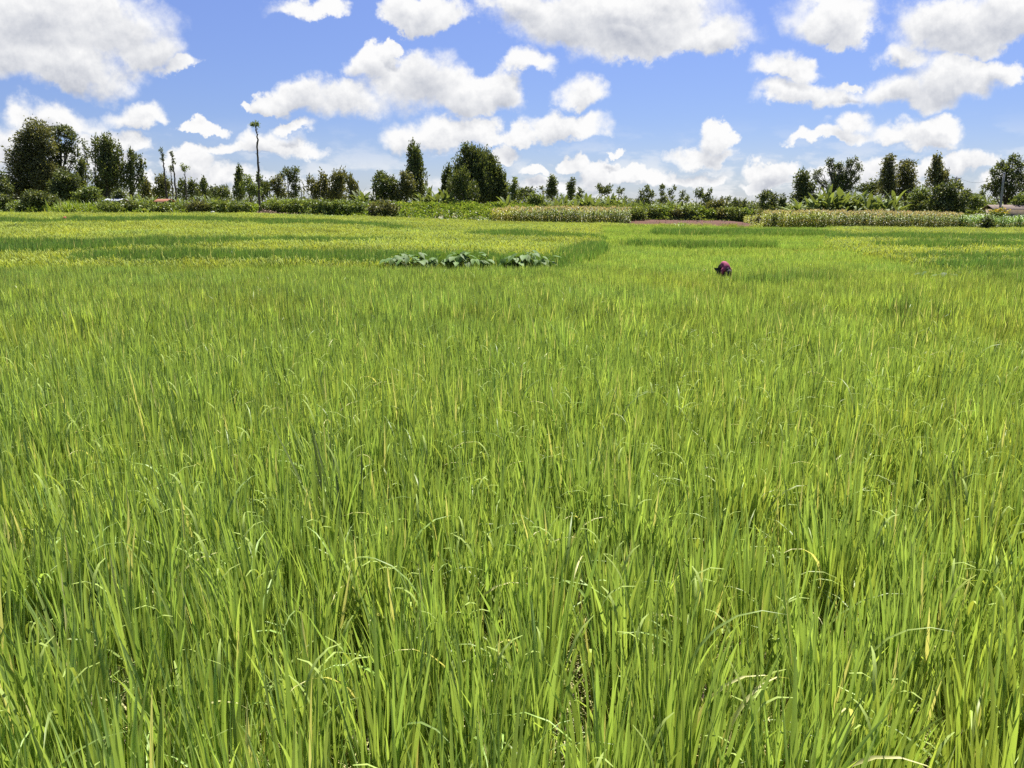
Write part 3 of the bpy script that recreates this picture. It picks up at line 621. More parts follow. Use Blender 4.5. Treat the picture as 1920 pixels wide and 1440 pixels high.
# bare, lopped stems with leaf tufts
def pole_tree(label, Y, pts, r0, tufts, name='lopped_tree', mat='olive'):
    W = [at(u, v, Y) for u, v in pts]; x, y = W[0][0], Y; o = np.array([x, y, float(ground_z(x, y))])
    root = tag(empty(name, o), label, 'tree'); W = [p-o for p in W]; W[0] = np.array([0, 0, -.1])
    t = np.linspace(0, 1, 24); tt = np.linspace(0, 1, len(W)); X = np.stack([np.interp(t, tt, [p[k] for p in W]) for k in range(3)], 1)
    g = Geo(); X[1:-1, :2] += rng.normal(0, r0*.25, (22, 2)); g.tube(X, r0*(1-.62*t)*(1+.25*rng.random(24)), 7)
    for k in range(1, 23):                                          # stubs of lopped branches
        a = rng.uniform(0, 6.28); d = np.array([math.cos(a), math.sin(a), .5]); g.tube(np.stack([X[k], X[k]+d*rng.uniform(.1, .28)]), [r0*.3, r0*.2], 5)
    link('trunk', g.mesh('trunk', True), M['bark'], root)
    L3 = lobes3(tufts, Y, o); link('crown', crown_mesh('crown', L3, Y, .9, 'tuft', leaf=.24, sig=.10), M[mat], root)
pole_tree('tallest thin lopped stem topped by a small umbrella tuft', 98, [(487,402),(486,370),(484,300),(482,260),(479,236)], .16,
          [(478,231,6,4),(473,234,3,2),(484,234,3,2),(485,330,2,4),(485,355,2,5)], mat='mid')
pole_tree('leaning lopped stem with spiky tip, left of the forked poles', 110, [(313,376),(310,340),(307,310),(303,284)], .13, [(303,282,2,3),(305,290,2,3),(305,300,1,4)], mat='dark')
pole_tree('lopped stem with spiky tip, taller of the two middle poles', 110, [(329,372),(328,340),(325,310),(322,290)], .12, [(322,288,3,2),(324,294,2,4),(326,305,1,4)], mat='dark')
pole_tree('shorter lopped stem hugging the left of a taller pole', 111, [(324,370),(323,350),(321,335),(320,315)], .09, [(320,313,3,3),(321,320,2,4)], mat='dark')
pole_tree('thin stem with a green fan-shaped tuft like a papaya', 110, [(349,372),(348,350),(347,335),(346,322)], .09, [(343,311,3,3),(349,313,3,3),(346,316,4,4)], mat='mid')
pole_tree('dead straight twig tree left of the thin tuft tree', 140, [(1352,392),(1353,380),(1354,368)], .06, [(1354,370,1,2)], mat='dark')

# ------------------------------------------------------------------ banana plants
def banana_proto(k):
    root = empty('banana_plant', (0, 0, 0)); h = rng.uniform(1.5, 2.0)
    g = Geo(); t = np.linspace(0, 1, 6); g.tube(np.stack([.1*t*t, 0*t, h*t], 1), .13-.05*t, 8)
    link('pseudostem', g.mesh('pseudostem', True), M['stem'], root)
    g = Geo(); n = rng.integers(8, 12); az = np.arange(n)*2.4+rng.uniform(0, 6); base = np.tile([.1, 0, h-.1], (n, 1))
    lean = np.linspace(.08, 1.0, n)+rng.normal(0, .08, n)
    g.blades(base, az, lean, rng.uniform(1.5, 2.3, n), rng.uniform(.26, .42, n), rng.uniform(.3, 1.5, n), 8, 0, .10, rng.normal(0, .3, n), ([0, .12, .2, .5, .85, 1], [.08, .1, .8, 1, .75, .1]))
    link('crown', g.mesh('crown'), M['banana'], root)
    return root
protos = [banana_proto(k) for k in range(6)]; used = [False]*6
def put_banana(u, vt, Y, label, group):
    k = int(rng.integers(0, 6)); p = protos[k]
    if used[k]:
        r = p.copy(); COL.objects.link(r)
        for ch in p.children:
            c = ch.copy(); COL.objects.link(c); c.parent = r
    else: r = p; used[k] = True
    q = at(u, vt, Y); z = float(ground_z(q[0], Y)); H = max(1.6, q[2]-z)
    r.location = (q[0], Y, z); r.rotation_euler = (0, 0, rng.uniform(0, 6.28)); s = H/3.55; r.scale = (s*1.08, s*1.08, s)
    tag(r, label, 'banana plant', group)
LB = 'banana plant with arching torn leaves in the dense grove behind the tall maize'
for u, vt in [(1492,374),(1502,366),(1513,368),(1520,360),(1532,356),(1541,360),(1549,353),(1560,349),(1568,356),(1576,350),(1584,352),(1592,349),(1600,358),(1609,356),(1617,362),(1622,352),(1633,358),(1645,366),(1652,355),(1663,358),(1680,366),(1668,372),(1610,374),(1580,374),(1545,376),(1528,380),(1640,380)]:
    put_banana(u+rng.uniform(-3, 3), vt, rng.uniform(105, 110), LB, 'banana plants behind the tall maize')
put_banana(1678, 348, 106, 'brightest upright banana plant at the right end of the grove', 'banana plants behind the tall maize')
LC = 'banana plant among the low grove behind the tasselled maize patch, centre'
for u, vt in [(1040,366),(1050,362),(1060,365),(1078,366),(1088,368),(1098,360),(1105,355),(1115,362),(1126,364),(1138,366),(1148,360),(1158,364),(1168,372),(1176,378),(1190,378),(1028,372),(1120,374),(1150,376)]:
    put_banana(u+rng.uniform(-3, 3), vt, rng.uniform(106, 112), LC, 'banana plants behind the centre maize')
LD = 'banana plant showing above the hedge right of the centre maize'
for u, vt in [(1206,378),(1222,374),(1236,376),(1250,374),(1262,372),(1276,372),(1288,374),(1300,382)]:
    put_banana(u+rng.uniform(-3, 3), vt, rng.uniform(109, 114), LD, 'banana plants right of the centre maize')
LE = 'banana plant in the sunny clump around the orange-roofed shed'
for u, vt in [(190,366),(200,362),(248,362),(262,362),(275,370),(290,368),(330,366),(345,370),(366,366),(384,358),(396,366),(286,362),(322,374),(408,374)]:
    put_banana(u+rng.uniform(-3, 3), vt, rng.uniform(104, 112), LE, 'banana plants around the sheds')
LF = 'banana plant in the gap between the poplar-shaped tree and the big centre-left crown'
for u, vt in [(795,352),(808,350),(818,352),(832,350),(844,354),(788,360)]: put_banana(u, vt, rng.uniform(105, 108), LF, 'banana plants by the poplar-shaped tree')
for u, vt, lb in [(682,348,'lone banana plant with one upright leaf left of the dense dark tree'), (672,356,'smaller banana plant tucked beside the lone upright one'),
                  (516,364,'pale banana plant behind the hedge, left of the poodle-cut trees'), (532,368,'pale banana plant with a broken white-looking leaf below the poodle-cut trees'), (950,362,'banana plant at the right foot of the big centre-left crown'), (968,368,'banana plant under the light green pyramid tree'), (705,366,'banana plant half hidden by the dense dark tree')]:
    put_banana(u, vt, 106, lb, None)

# ------------------------------------------------------------------ shrubs of the field margin
def shrub(label, Y, lobes, mat='mid', group=None, dens=1.1, leaf=.32, name='shrub', cat='shrub', style='broad'):
    x = at(lobes[0][0], 390, Y)[0]; o = np.array([x, Y, float(ground_z(x, Y))])
    L3 = lobes3(lobes, Y, o, .8); g = Geo()
    me = crown_mesh(name, L3, Y, dens, style, leaf, sig=.16)
    return tag(link(name, me, M[mat], None, o), label, cat, group)
SH = [(30,388,18,9,'mid','low pale green bush at the foot of the left-edge trees'),(150,372,12,12,'mid','upright leafy bush right of the dense round-topped tree'),(172,362,14,12,'mid','leafy light bush below the ragged tree'),
 (205,386,20,9,'mid','rounded bush in front of the grey-roofed shed'),(240,388,18,12,'dark','darkest rounded bush in the left hedge'),(222,364,10,7,'dark','dark bush directly behind the grey-roofed shed'),
 (272,388,20,10,'mid',None),(305,390,20,10,'mid',None),(338,390,18,9,'mid',None),(372,387,22,9,'olive',None),(405,387,18,9,'mid',None),(430,386,20,9,'mid',None),(455,388,18,9,'mid',None),
 (508,388,18,9,'mid',None),(535,386,18,9,'mid',None),(560,385,16,9,'mid',None),(586,386,18,9,'mid',None),(612,386,16,10,'mid',None),(640,386,18,10,'mid',None),(668,387,18,10,'mid',None),(572,398,20,8,'mid',None),(604,400,20,8,'mid',None),(640,400,20,7,'mid',None),
 (716,390,28,13,'olive','yellow-tinged rounded bush with a dark hollow base'),
 (1004,372,14,9,'mid','green bush at the left end of the centre banana grove'),
 (1195,402,16,12,'mid','bush at the right end of the centre maize patch')]
for u, v, ru, rv, m, lb in SH:
    shrub(lb or ('leafy green bush in the clipped-looking hedge along the left margin'), rng.uniform(97, 99.5) if v > 375 else 104, [(u, v, ru, rv), (u-ru*.5, v+3, ru*.6, rv*.7), (u+ru*.5, v+2, ru*.6, rv*.8)], m, None if lb else 'hedge bushes along the left margin')
for i, u in enumerate(range(1210, 1425, 19)):
    v = 397+rng.uniform(-2, 2)+(u-1210)*.025
    shrub('scrambling green bush in the hedge behind the red soil plot', 107.5, [(u, v, 13, 10), (u+9, v+4, 10, 9), (u-6, v+7, 10, 8)], ['mid', 'mid', 'bright', 'olive'][i % 4], 'hedge bushes behind the red soil plot')
shrub('small dark bush against the left end of the tall maize', 94.5, [(1452,412,5,8),(1451,420,5,5)], 'dark')
shrub('dark bluish round bush standing in front of the green crop at right', 92.5, [(1852,416,9,10),(1847,424,9,7),(1860,424,8,7)], 'dark', dens=1.5)
shrub('small reddish bush low in the left end of the tall maize', 95, [(1418,412,7,6)], 'olive')
shrub('yellow-flowered bush below the tan roof', 98, [(1868,399,15,6),(1880,398,8,4)], 'mid')
shrub('leafy low bush at the right edge of the vine mound', 95.5, [(890,414,14,5)], 'mid')
shrub('small dark weed clump among the yellow rice at the far right', 55, [(1883,463,7,3.5)], 'dark', leaf=.2, name='weed_clump', cat='weed')
shrub('little dark weed sticking out of the centre-left terrace', 66, [(846,437,3,5)], 'dark', leaf=.15, name='weed_clump', cat='weed')
shrub('tiny dark weed near the left edge of the terraces', 62, [(23,428,4,3)], 'dark', leaf=.18, name='weed_clump', cat='weed')
shrub('tiny dark weed right of the red-clad worker', 62, [(110,428,3,2)], 'dark', leaf=.15, name='weed_clump', cat='weed')
shrub('round dark grass clump below the hedge, left of the tall stem', 78, [(324,414,5,4)], 'mid', leaf=.2, name='weed_clump', cat='weed')
# yellow flowers on their bush
g = Geo(); q = np.array([at(1875+rng.normal(0, 10), 395+rng.normal(0, 2), 97) for _ in range(90)]); g.leaves(q, rng.normal(size=(90, 3)), .2, .16)
tag(link('flower_clump', g.mesh('flower_clump'), M['flower']), 'yellow blossoms below the tan roof', 'flowers', kind='stuff')
def cane(label, u, v, Y, w, h, n, mat='bright'):
    g = Geo(); o = at(u, v, Y); o[2] = ground_z(o[0], Y); k = Y/FPX
    b = np.column_stack([rng.normal(0, w*k*.45, n), rng.normal(0, 1.0, n), np.zeros(n)])
    g.blades(b, rng.uniform(0, 6.28, n), np.abs(rng.normal(0, .3, n)), h*rng.uniform(.6, 1.1, n), np.full(n, .1), rng.uniform(.3, 1.6, n), 5, 0, .1)
    tag(link('cane_grass', g.mesh('cane_grass'), M[mat], None, o), label, 'grass clump')
cane('pale cane grass clump bending over, left of the grey-roofed shed', 132, 395, 98.5, 26, 2.6, 420)
cane('yellow-green low grass clump between the two small left trees', 45, 395, 98, 26, 1.3, 260)
cane('pale grass clump in front of the dark hedge bush', 212, 396, 98, 14, 1.6, 200)
cane('pale grass clump at the foot of the bare poles', 336, 397, 97.5, 14, 1.5, 160)
cane('tuft of pale tall grass on the bund before the red soil', 1278, 425, 89, 6, 1.5, 70)

# undergrowth: leafy mass that closes the field margin
def leaf_bank(name, label, u0, u1, Y0, Y1, vlo, vhi, mat, n, leaf, rough=1.2, cat='undergrowth', seed=1):
    u = rng.uniform(u0, u1, n); f = rng.random(n)**.8; Y = Y0+(Y1-Y0)*f
    lo, hi = vlo(u), vhi(u); x = slope(1, 1)[0]*0+((u-960)/FPX)/math.cos(PITCH)*Y*1.0
    v = lo+(hi-lo)*f**.7
    Pz = np.array([at(a, b, c) for a, b, c in zip(u, v, Y)])
    bump = (vnoise(Pz[:, 0], Pz[:, 1], 1.8, seed)-.5)*rough+(vnoise(Pz[:, 0], Pz[:, 1], .8, seed+1)-.5)*.5*rough
    Pz[:, 2] = np.maximum(Pz[:, 2]+bump-rng.random(n)**2*.5, ground_z(Pz[:, 0], Pz[:, 1])+.05)
    g = Geo(); D = rng.normal(size=(n, 3))*.7+np.array([0, -.3, .5]); g.leaves(Pz, D, leaf*rng.uniform(.6, 1.3, n), leaf*.6*rng.uniform(.7, 1.2, n))
    return tag(link(name, g.mesh(name), M[mat]), label, cat, kind='stuff')
cst = lambda c: (lambda u: np.full(np.shape(u), float(c)))
itp = lambda a, b: (lambda u: np.interp(u, a, b))
leaf_bank('undergrowth', 'tangled green undergrowth along the left margin', -80, 760, 97.5, 104, itp([-80, 400, 760], [400, 402, 408]), itp([-80, 200, 760], [384, 384, 381]), 'bright', 34000, .34, seed=41)
leaf_bank('vine_cover', 'dense leafy vines over the sloping bank below the big centre-left crown', 735, 1010, 96.5, 105, itp([735, 1000], [408, 414]), itp([735, 850, 1010], [380, 379, 386]), 'bright', 22000, .30, .9, 'vines', 51)
leaf_bank('undergrowth', 'green weeds on the rise behind the centre maize', 930, 1215, 105, 111, cst(392), itp([930, 1215], [380, 386]), 'mid', 12000, .34, .6, seed=61)
leaf_bank('undergrowth', 'scrubby green bank behind the red soil plot', 1175, 1470, 106, 113, itp([1175, 1470], [412, 416]), itp([1175, 1300, 1470], [388, 392, 400]), 'mid', 15000, .34, 1.2, seed=71)
leaf_bank('undergrowth', 'dark scrub behind the tall maize at right', 1460, 2010, 107, 116, cst(402), itp([1460, 1520, 2010], [396, 386, 386]), 'mid', 22000, .36, 1.2, seed=81)
leaf_bank('woodland', 'low far-off wood along the skyline', -150, 2100, 190, 230, itp([-150, 2100], [386, 392]), itp([-150, 240, 420, 700, 980, 1200, 1260, 1330, 1400, 1480, 1500, 2100], [356, 360, 366, 372, 372, 376, 386, 388, 386, 388, 376, 368]), 'dark', 30000, .62, 3.0, 'wood', 91)

# ------------------------------------------------------------------ maize and other margin crops
def maize_variants(tassel, n=5):
    out = []
    for i in range(n):
        g = Geo(); t = np.linspace(0, 1, 5); g.tube(np.stack([.03*t, 0*t, 2.2*t], 1), .016-.008*t, 5, 0)
        k = 13; zz = np.linspace(.35, 2.0, k); az = np.where(np.arange(k) % 2 == 0, 0, np.pi)+rng.normal(0, .45, k)+rng.uniform(0, 6.28)
        g.blades(np.column_stack([np.zeros(k), np.zeros(k), zz]), az, rng.uniform(.45, .8, k), rng.uniform(.6, .9, k), np.full(k, .10), rng.uniform(1.0, 2.0, k), 6, 0, .15)
        if tassel:
            m = 12; g.blades(np.tile([.03, 0, 2.15], (m, 1)), rng.uniform(0, 6.28, m), rng.uniform(.05, .6, m), rng.uniform(.22, .38, m), np.full(m, .06), rng.uniform(0, .7, m), 3, 1)
        out.append(variant(g.mesh('maize_plant'), [M['maize'], M['tassel']]))
    return out
mv, gv = maize_variants(True), maize_variants(False)
def maize_field(label, u0, u1, Y0, Y1, vt, variants, tint, dx=.33, dy=.6, name='maize_field', cat='maize'):
    pts = []
    for y in np.arange(Y0, Y1, dy):
        xa, xb = at(u0, 400, y)[0], at(u1, 400, y)[0]; xs = np.arange(xa, xb, dx); pts.append(np.column_stack([xs+rng.normal(0, .06, len(xs)), y+rng.normal(0, .08, len(xs))]))
    P = np.vstack(pts); n = len(P); Z = ground_z(P[:, 0], P[:, 1])
    u = 960+P[:, 0]/P[:, 1]*FPX*math.cos(PITCH)*.995; zt = np.array([at(a, vt(a), Y0+1)[2] for a in u]); H = np.maximum(zt-Z, .6)/2.45*rng.uniform(.84, 1.10, n)*(.94+.12*vnoise(P[:, 0], P[:, 1], 1.2, 15))
    rot = np.column_stack([rng.normal(0, .05, n), rng.normal(0, .05, n), rng.uniform(0, 6.28, n)])
    T = tint(u)*rng.uniform(.8, 1.2, (n, 1))
    scatter(name, np.column_stack([P, Z]), rot, np.column_stack([H*.95, H*.95, H]), rng.integers(0, len(variants), n), T, variants, label, cat)
ti = lambda us, cols: (lambda u: np.stack([np.interp(u, us, [c[k] for c in cols]) for k in range(3)], 1))
maize_field('maize patch with tan tassels in the middle of the far margin', 925, 1182, 95.6, 103, itp([925, 960, 1182], [393, 389, 390]), mv, ti([925, 950, 980, 1182], [(1.5, 1.35, .8), (1.3, 1.2, .8), (.95, .97, 1), (.9, .95, 1)]))
maize_field('long stand of tall tasselled maize at the right margin', 1436, 1805, 95.6, 104, itp([1436, 1500, 1700, 1805], [397, 396, 399, 403]), mv, ti([1436, 1500, 1560, 1805], [(1.3, 1.25, .85), (1.15, 1.15, .9), (.9, .93, 1), (.9, .95, 1)]))
maize_field('greener untasselled maize at the far right margin', 1800, 2010, 95.6, 103, itp([1800, 1840, 2010], [403, 405, 402]), gv, ti([1800, 2010], [(.85, 1.12, 1.0), (.85, 1.15, 1.0)]), dx=.27)
maize_field('sparse yellowing young maize left of the tall stand', 1398, 1440, 97.5, 103, cst(404), gv, ti([1398, 1440], [(1.6, 1.5, .8), (1.6, 1.5, .8)]), dx=.5)
g = Geo()
for y in np.arange(95.4, 98.6, .55):
    for x in np.arange(at(560, 405, y)[0], at(930, 405, y)[0], .42):
        n = 9; z = float(ground_z(x, y))+.0; az = rng.uniform(0, 6.28, n)
        g.blades(np.tile([x+rng.normal(0, .04), y+rng.normal(0, .05), z+.55+rng.uniform(0, .12)], (n, 1)), az, rng.uniform(.3, 1.1, n), rng.uniform(.25, .4, n), np.full(n, .16), rng.uniform(.4, 1.2, n), 3, 0)
tag(link('kale_bed', g.mesh('kale_bed'), M['kale']), 'low blue-green kale rows in front of the hedge', 'kale', kind='stuff')
# red soil plot and its stubble
xs = np.arange(13.4, 32.5, .35); ys = np.arange(92.2, 106.5, .35); SX, SY = np.meshgrid(xs, ys)
SZ = ground_z(SX, SY)+.03+.10*vnoise(SX, SY, .5, 77)+.05*vnoise(SX, SY, .25, 78); e = np.minimum.reduce([SX-13.4, 32.5-SX, SY-92.2, 106.5-SY]); SZ -= (e < .6)*.25
k = (np.arange(len(ys)-1)[:, None]*len(xs)+np.arange(len(xs)-1)[None]).ravel()
tag(link('soil_plot', mesh_np('soil_plot', np.stack([SX, SY, SZ], -1).reshape(-1, 3), np.stack([k, k+1, k+len(xs)+1, k+len(xs)], 1), smooth=True), M['red_soil']), kind='structure')
g = Geo(); n = 260; px_, py_ = rng.uniform(13.8, 32, n), rng.uniform(92.5, 104, n)
g.blades(np.column_stack([px_, py_, ground_z(px_, py_)+.05]), rng.uniform(0, 6.28, n), rng.uniform(.1, 1.2, n), rng.uniform(.15, .35, n), np.full(n, .06), rng.uniform(0, .8, n), 3, 0)
tag(link('stubble', g.mesh('stubble'), M['straw']), 'pale dry stubble scattered over the red soil plot', 'stubble', kind='stuff')

# ------------------------------------------------------------------ heaps, sacks, buildings, poles
def heap(name, label, cat, u, v, Y, w, h, d, mat, seed):
    o = at(u, v, Y); o[2] = ground_z(o[0], Y); a = np.linspace(0, 2*np.pi, 40, endpoint=False); rr = np.linspace(0, 1, 12); V = [];
    for r in rr:
        for t in a:
            x, y = r*math.cos(t)*w, r*math.sin(t)*d; V.append((x, y, h*(1-r**1.3)*(1+.25*(float(vnoise(x*1.0+9, y+3, .6, seed))-.5))-.15*r))
    Q = [(i*40+j, i*40+(j+1) % 40, (i+1)*40+(j+1) % 40, (i+1)*40+j) for i in range(11) for j in range(40)]
    return tag(link(name, mesh_np(name, V, Q, smooth=True), M[mat], None, o), label, cat)
q = at(1704, 397, 105.5); heap('soil_heap', 'orange-brown soil heap showing above the tall maize', 'soil heap', 1702, 400, 105.5, 2.4, q[2]-float(ground_z(q[0], 105.5))+.15, 2, 'soil_heap', 5)
g = Geo(); o = at(500, 400, 96.3); o[2] = ground_z(o[0], 96.3)
for _ in range(420):
    f = rng.normal(0, 1.45); b = np.array([f, rng.normal(0, .35), rng.uniform(.5, 1.15)*max(.3, 1-abs(f)/4)]); d = rng.normal(size=3); d[2] *= .35; d /= np.linalg.norm(d)
    g.tube(np.stack([b-d*.5, b+d*rng.uniform(.2, .5)]), [.03, .015], 4)
for _ in range(70):
    f = rng.normal(0, 1.4); g.tube(np.stack([[f, rng.normal(0, .3), 0], [f+rng.normal(0, .2), rng.normal(0, .3), .9]]), [.04, .02], 4)
tag(link('brush_pile', g.mesh('brush_pile'), M['brush'], None, o), 'pile of dry cut brushwood at the foot of the tallest stem', 'brush pile')
def sack(label, u, v, Y, s):
    o = at(u, v, Y); g = Geo(); zz = np.linspace(-1, 1, 9); base = float(ground_z(o[0], Y)); H = o[2]-base
    g.tube(np.stack([zz*s, .1*np.sin(zz*3)*s, H+.08*np.cos(zz*5)*s], 1), s*.45*np.sqrt(np.maximum(1-zz**2, .03)), 9, flat=.8)
    o[2] = base; tag(link('sack', g.mesh('sack', True), M['white_bag'], None, o), label, 'sack')
sack('small white sack lying on the hedge side of the field edge', 399, 398, 96.6, .28)
sack('pale grey bundle among bushes right of the cane grass', 216, 394, 97, .22)
def house(label, u, v, Y, w, d, wall_h, roof_h, roof, rot=0, name='shed'):
    """v: where the eaves are seen"""
    q = at(u, v, Y); z = float(ground_z(q[0], Y)); root = tag(empty(name, (q[0], Y, z)), label, 'shed'); root.rotation_euler = (0, 0, rot); H = q[2]-z
    def bx(x0, x1, y0, y1, z0, z1): 
        V = [(x, y, zz) for x in (x0, x1) for y in (y0, y1) for zz in (z0, z1)]; return V, [(0, 1, 3, 2), (4, 6, 7, 5), (0, 4, 5, 1), (2, 3, 7, 6), (0, 2, 6, 4), (1, 5, 7, 3)]
    g = Geo(); g.add(*bx(-w/2, w/2, -d/2, d/2, 0, H-.01)); link('wall', g.mesh('wall'), M['wall_mud'], root)
    g = Geo(); e = .3; t = .04; rh = roof_h
    for s in (1, -1):
        n = 28; xx = np.linspace(-w/2-e, w/2+e, n); V = []
        for i, x in enumerate(xx):
            c = .018*(i % 2); V += [(x, s*(d/2+e), H-.05+c), (x, 0, H+rh+c), (x, s*(d/2+e), H-.05+c-t), (x, 0, H+rh+c-t)]
        Q = []
        for i in range(n-1): a = i*4; Q += [(a, a+1, a+5, a+4), (a+2, a+6, a+7, a+3), (a, a+4, a+6, a+2)]
        Q += [(0, 2, 3, 1), (a+4, a+5, a+7, a+6)]; g.add(V, Q)
    link('roof', g.mesh('roof'), M[roof], root)
    g = Geo(); g.add(*bx(-.45, .45, -d/2-.05, -d/2-.005, 0, min(1.95, H-.2))); link('door', g.mesh('door'), M['bark'], root)
house('small shed with a grey iron roof among the left bushes', 217, 376, 103.5, 1.7, 2.4, 2, .25, 'grey_roof')
house('small shed with an orange iron roof beneath the bare poles', 308, 377.5, 103, 1.2, 2.4, 2, .3, 'rust_roof')
house('low building with a tan iron roof beside the leaning pole', 1888, 392, 104, 4.2, 4, 2, .55, 'tan_roof', R(-12))
def pole(label, u0, v0, u1, v1, Y, r, cross=False, kind='utility_pole'):
    a, b = at(u0, v0, Y), at(u1, v1, Y); z = float(ground_z(a[0], Y)); o = np.array([a[0]-(b[0]-a[0])*(a[2]-z)/(b[2]-a[2]), Y, z]); root = tag(empty(kind, o), label, 'pole')
    t = np.linspace(0, 1, 6)[:, None]; g = Geo(); g.tube(np.array([0, 0, -.1])*(1-t)+(b-o)*t, r*(1-.3*t[:, 0]), 10); link('post', g.mesh('post', True), M['pole'], root)
    if cross:
        c = b-o-np.array([0, 0, .25]); g = Geo(); g.tube(np.stack([c+[-.8, -.1, .1], c+[.8, .1, -.1]]), [.06, .06], 6); link('crossarm', g.mesh('crossarm'), M['bark'], root)
        for s in (-.7, 0, .7): g = Geo(); p = c+np.array([s, 0, .08-.1*s]); g.tube(np.stack([p, p+[0, 0, .14], p+[0, 0, .2]]), [.035, .05, .02], 7); link('insulator', g.mesh('insulator', True), M['white_bag'], root)
    else:
        p = b-o; g = Geo(); g.tube(np.stack([p, p+[0, 0, .05]]), [r*.8, r*.6], 8); link('cap', g.mesh('cap'), M['grey_roof'], root)
    return b
b1 = pole('leaning grey post in front of the big open tree', 1875, 392, 1883, 324, 103, .17)
b2 = pole('thin power pole with crossarm right of the conical tree', 1788, 368, 1794, 331, 125, .12, True)
pole('thin dark post right of the tallest stem on the skyline', 505.5, 375, 505, 348, 150, .09)
pole('thin grey post between the poodle-cut trees and the olive group', 565.5, 378, 565, 352, 140, .12)
t = np.linspace(0, 1, 20)[:, None]; wp = b2*(1-t)+b1*t; wp[:, 2] -= np.sin(t[:, 0]*np.pi)*1.1; g = Geo(); g.tube(wp, np.full(20, .016), 5); tag(link('overhead_wire', g.mesh('overhead_wire'), M['wire']), 'thin wire sagging from the crossarm pole to the leaning post', 'wire')

# ------------------------------------------------------------------ taro and broad-leaved plants in the paddy
def taro_proto(n, h):
    root = empty('taro_plant', (0, 0, 0)); g = Geo(); az = np.arange(n)*2.4+rng.uniform(0, 6); lean = rng.uniform(.08, .55, n); L = h*rng.uniform(.75, 1.05, n)
    tips = []
    for i in range(n):
        t = np.linspace(0, 1, 6); a = lean[i]*(.5+t); r = L[i]*t*np.sin(a); X = np.stack([r*math.cos(az[i]), r*math.sin(az[i]), L[i]*t*np.cos(a*.8)], 1); tips.append(X[-1]); g.tube(X, .018-.010*t, 6)
    link('stalks', g.mesh('stalks', True), M['stem'], root)
    g = Geo(); tips = np.array(tips); ca = np.stack([np.cos(az), np.sin(az)], 1); b = tips.copy(); b[:, :2] -= ca*.12; b[:, 2] += .04
    g.blades(b, az, rng.uniform(1.5, 2.5, n), rng.uniform(.28, .44, n), rng.uniform(.2, .3, n), rng.uniform(.2, .6, n), 7, 0, .10, rng.normal(0, .15, n), ([0, .1, .28, .5, .8, 1], [.45, .85, 1, .9, .4, .03]))
    link('leaves', g.mesh('leaves'), M['taro'], root); return root
tp = [taro_proto(10, 1.1), taro_proto(12, 1.2), taro_proto(9, 1.0)]; tu = [False]*3
def put_taro(u, vt, Y, label, group):
    k = int(rng.integers(0, 3)); p = tp[k]
    if tu[k]:
        r = p.copy(); COL.objects.link(r)
        for ch in p.children: c = ch.copy(); COL.objects.link(c); c.parent = r
    else: r = p; tu[k] = True
    q = at(u, vt, Y); z = float(ground_z(q[0], Y)); s = np.clip((q[2]-z)/1.1, .6, 1.5)
    r.location = (q[0], Y, z); r.rotation_euler = (0, 0, rng.uniform(0, 6.28)); r.scale = (s, s, s); tag(r, label, 'taro plant', group)
_, YT = ground_hit(880, 499, RICE_H)
for grp, lst, lb in (('taro plants in the left part of the row', [(735,485),(746,482),(757,483),(768,484),(779,483),(790,484),(800,488)], 'broad-leaved taro plant in the left clump of the paddy row'),
                     ('taro plants in the middle part of the row', [(815,488),(828,484),(838,482),(848,478),(858,477),(868,479),(880,481),(892,482),(903,485)], 'broad-leaved taro plant in the middle clump of the paddy row'),
                     ('taro plants in the right part of the row', [(955,483),(965,480),(975,477),(985,476),(995,477),(1005,482),(1015,485),(1026,486)], 'broad-leaved taro plant in the rounded right-hand clump')):
    for u, v in lst: put_taro(u, v-4, YT+rng.uniform(-.5, .5), lb, grp)
_, Y2 = ground_hit(1772, 518, RICE_H); put_taro(1776, 508, Y2, 'lone dark leafy plant low in the rice at the right', None); put_taro(1745, 511, Y2, 'small leafy plant left of the lone dark one at the right', None)
# clump of broad dark blades in the near rice
def reed(label, u, v, n, h, w, lean=.3, mat='mid'):
    x, y = ground_hit(u, v, 0.05); g = Geo(); b = np.column_stack([rng.normal(0, .04, n), rng.normal(0, .04, n), np.zeros(n)])
    g.blades(b, rng.normal(2.6, .5, n), np.abs(rng.normal(lean, .1, n)), h*rng.uniform(.7, 1.05, n), np.full(n, w), rng.uniform(.05, .5, n), 8, 0, .16, rng.normal(0, .5, n))
    tag(link('reed_clump', g.mesh('reed_clump'), M[mat], None, (x, y, float(ground_z(x, y)))), label, 'grass clump')
reed('clump of broad dark blades leaning left above the rice, left of centre', 668, 1130, 10, 1.12, .022, .32)
reed('dark arching grass clump rising above the rice near the right edge', 1800, 1130, 9, 1.05, .02, .05)

# ------------------------------------------------------------------ people working in the paddy
def skin_body(name, verts, edges, mat, parent, root=0, sub=2):
    me = bpy.data.meshes.new(name); me.from_pydata([v[:3] for v in verts], edges, []); o = link(name, me, mat, parent)
    sk = o.modifiers.new('skin', 'SKIN'); sk.use_smooth_shade = True
    for i, v in enumerate(verts):
        rr = v[3:] if len(v) > 4 else (v[3], v[3]); me.skin_vertices[0].data[i].radius = rr; me.skin_vertices[0].data[i].use_root = (i == root)
    s = o.modifiers.new('sub', 'SUBSURF'); s.levels = sub; s.render_levels = sub
    return o
def ellipsoid(g, c, r, m=0, n=16, k=12):
    for_ = np.linspace(0, np.pi, k); a = np.linspace(0, 2*np.pi, n, endpoint=False)
    V = [(c[0]+r[0]*math.sin(p)*math.cos(t), c[1]+r[1]*math.sin(p)*math.sin(t), c[2]+r[2]*math.cos(p)) for p in np.clip(for_, .02, np.pi-.02) for t in a]
    g.add(V, [(i*n+j, i*n+(j+1) % n, (i+1)*n+(j+1) % n, (i+1)*n+j) for i in range(k-1) for j in range(n)], m)
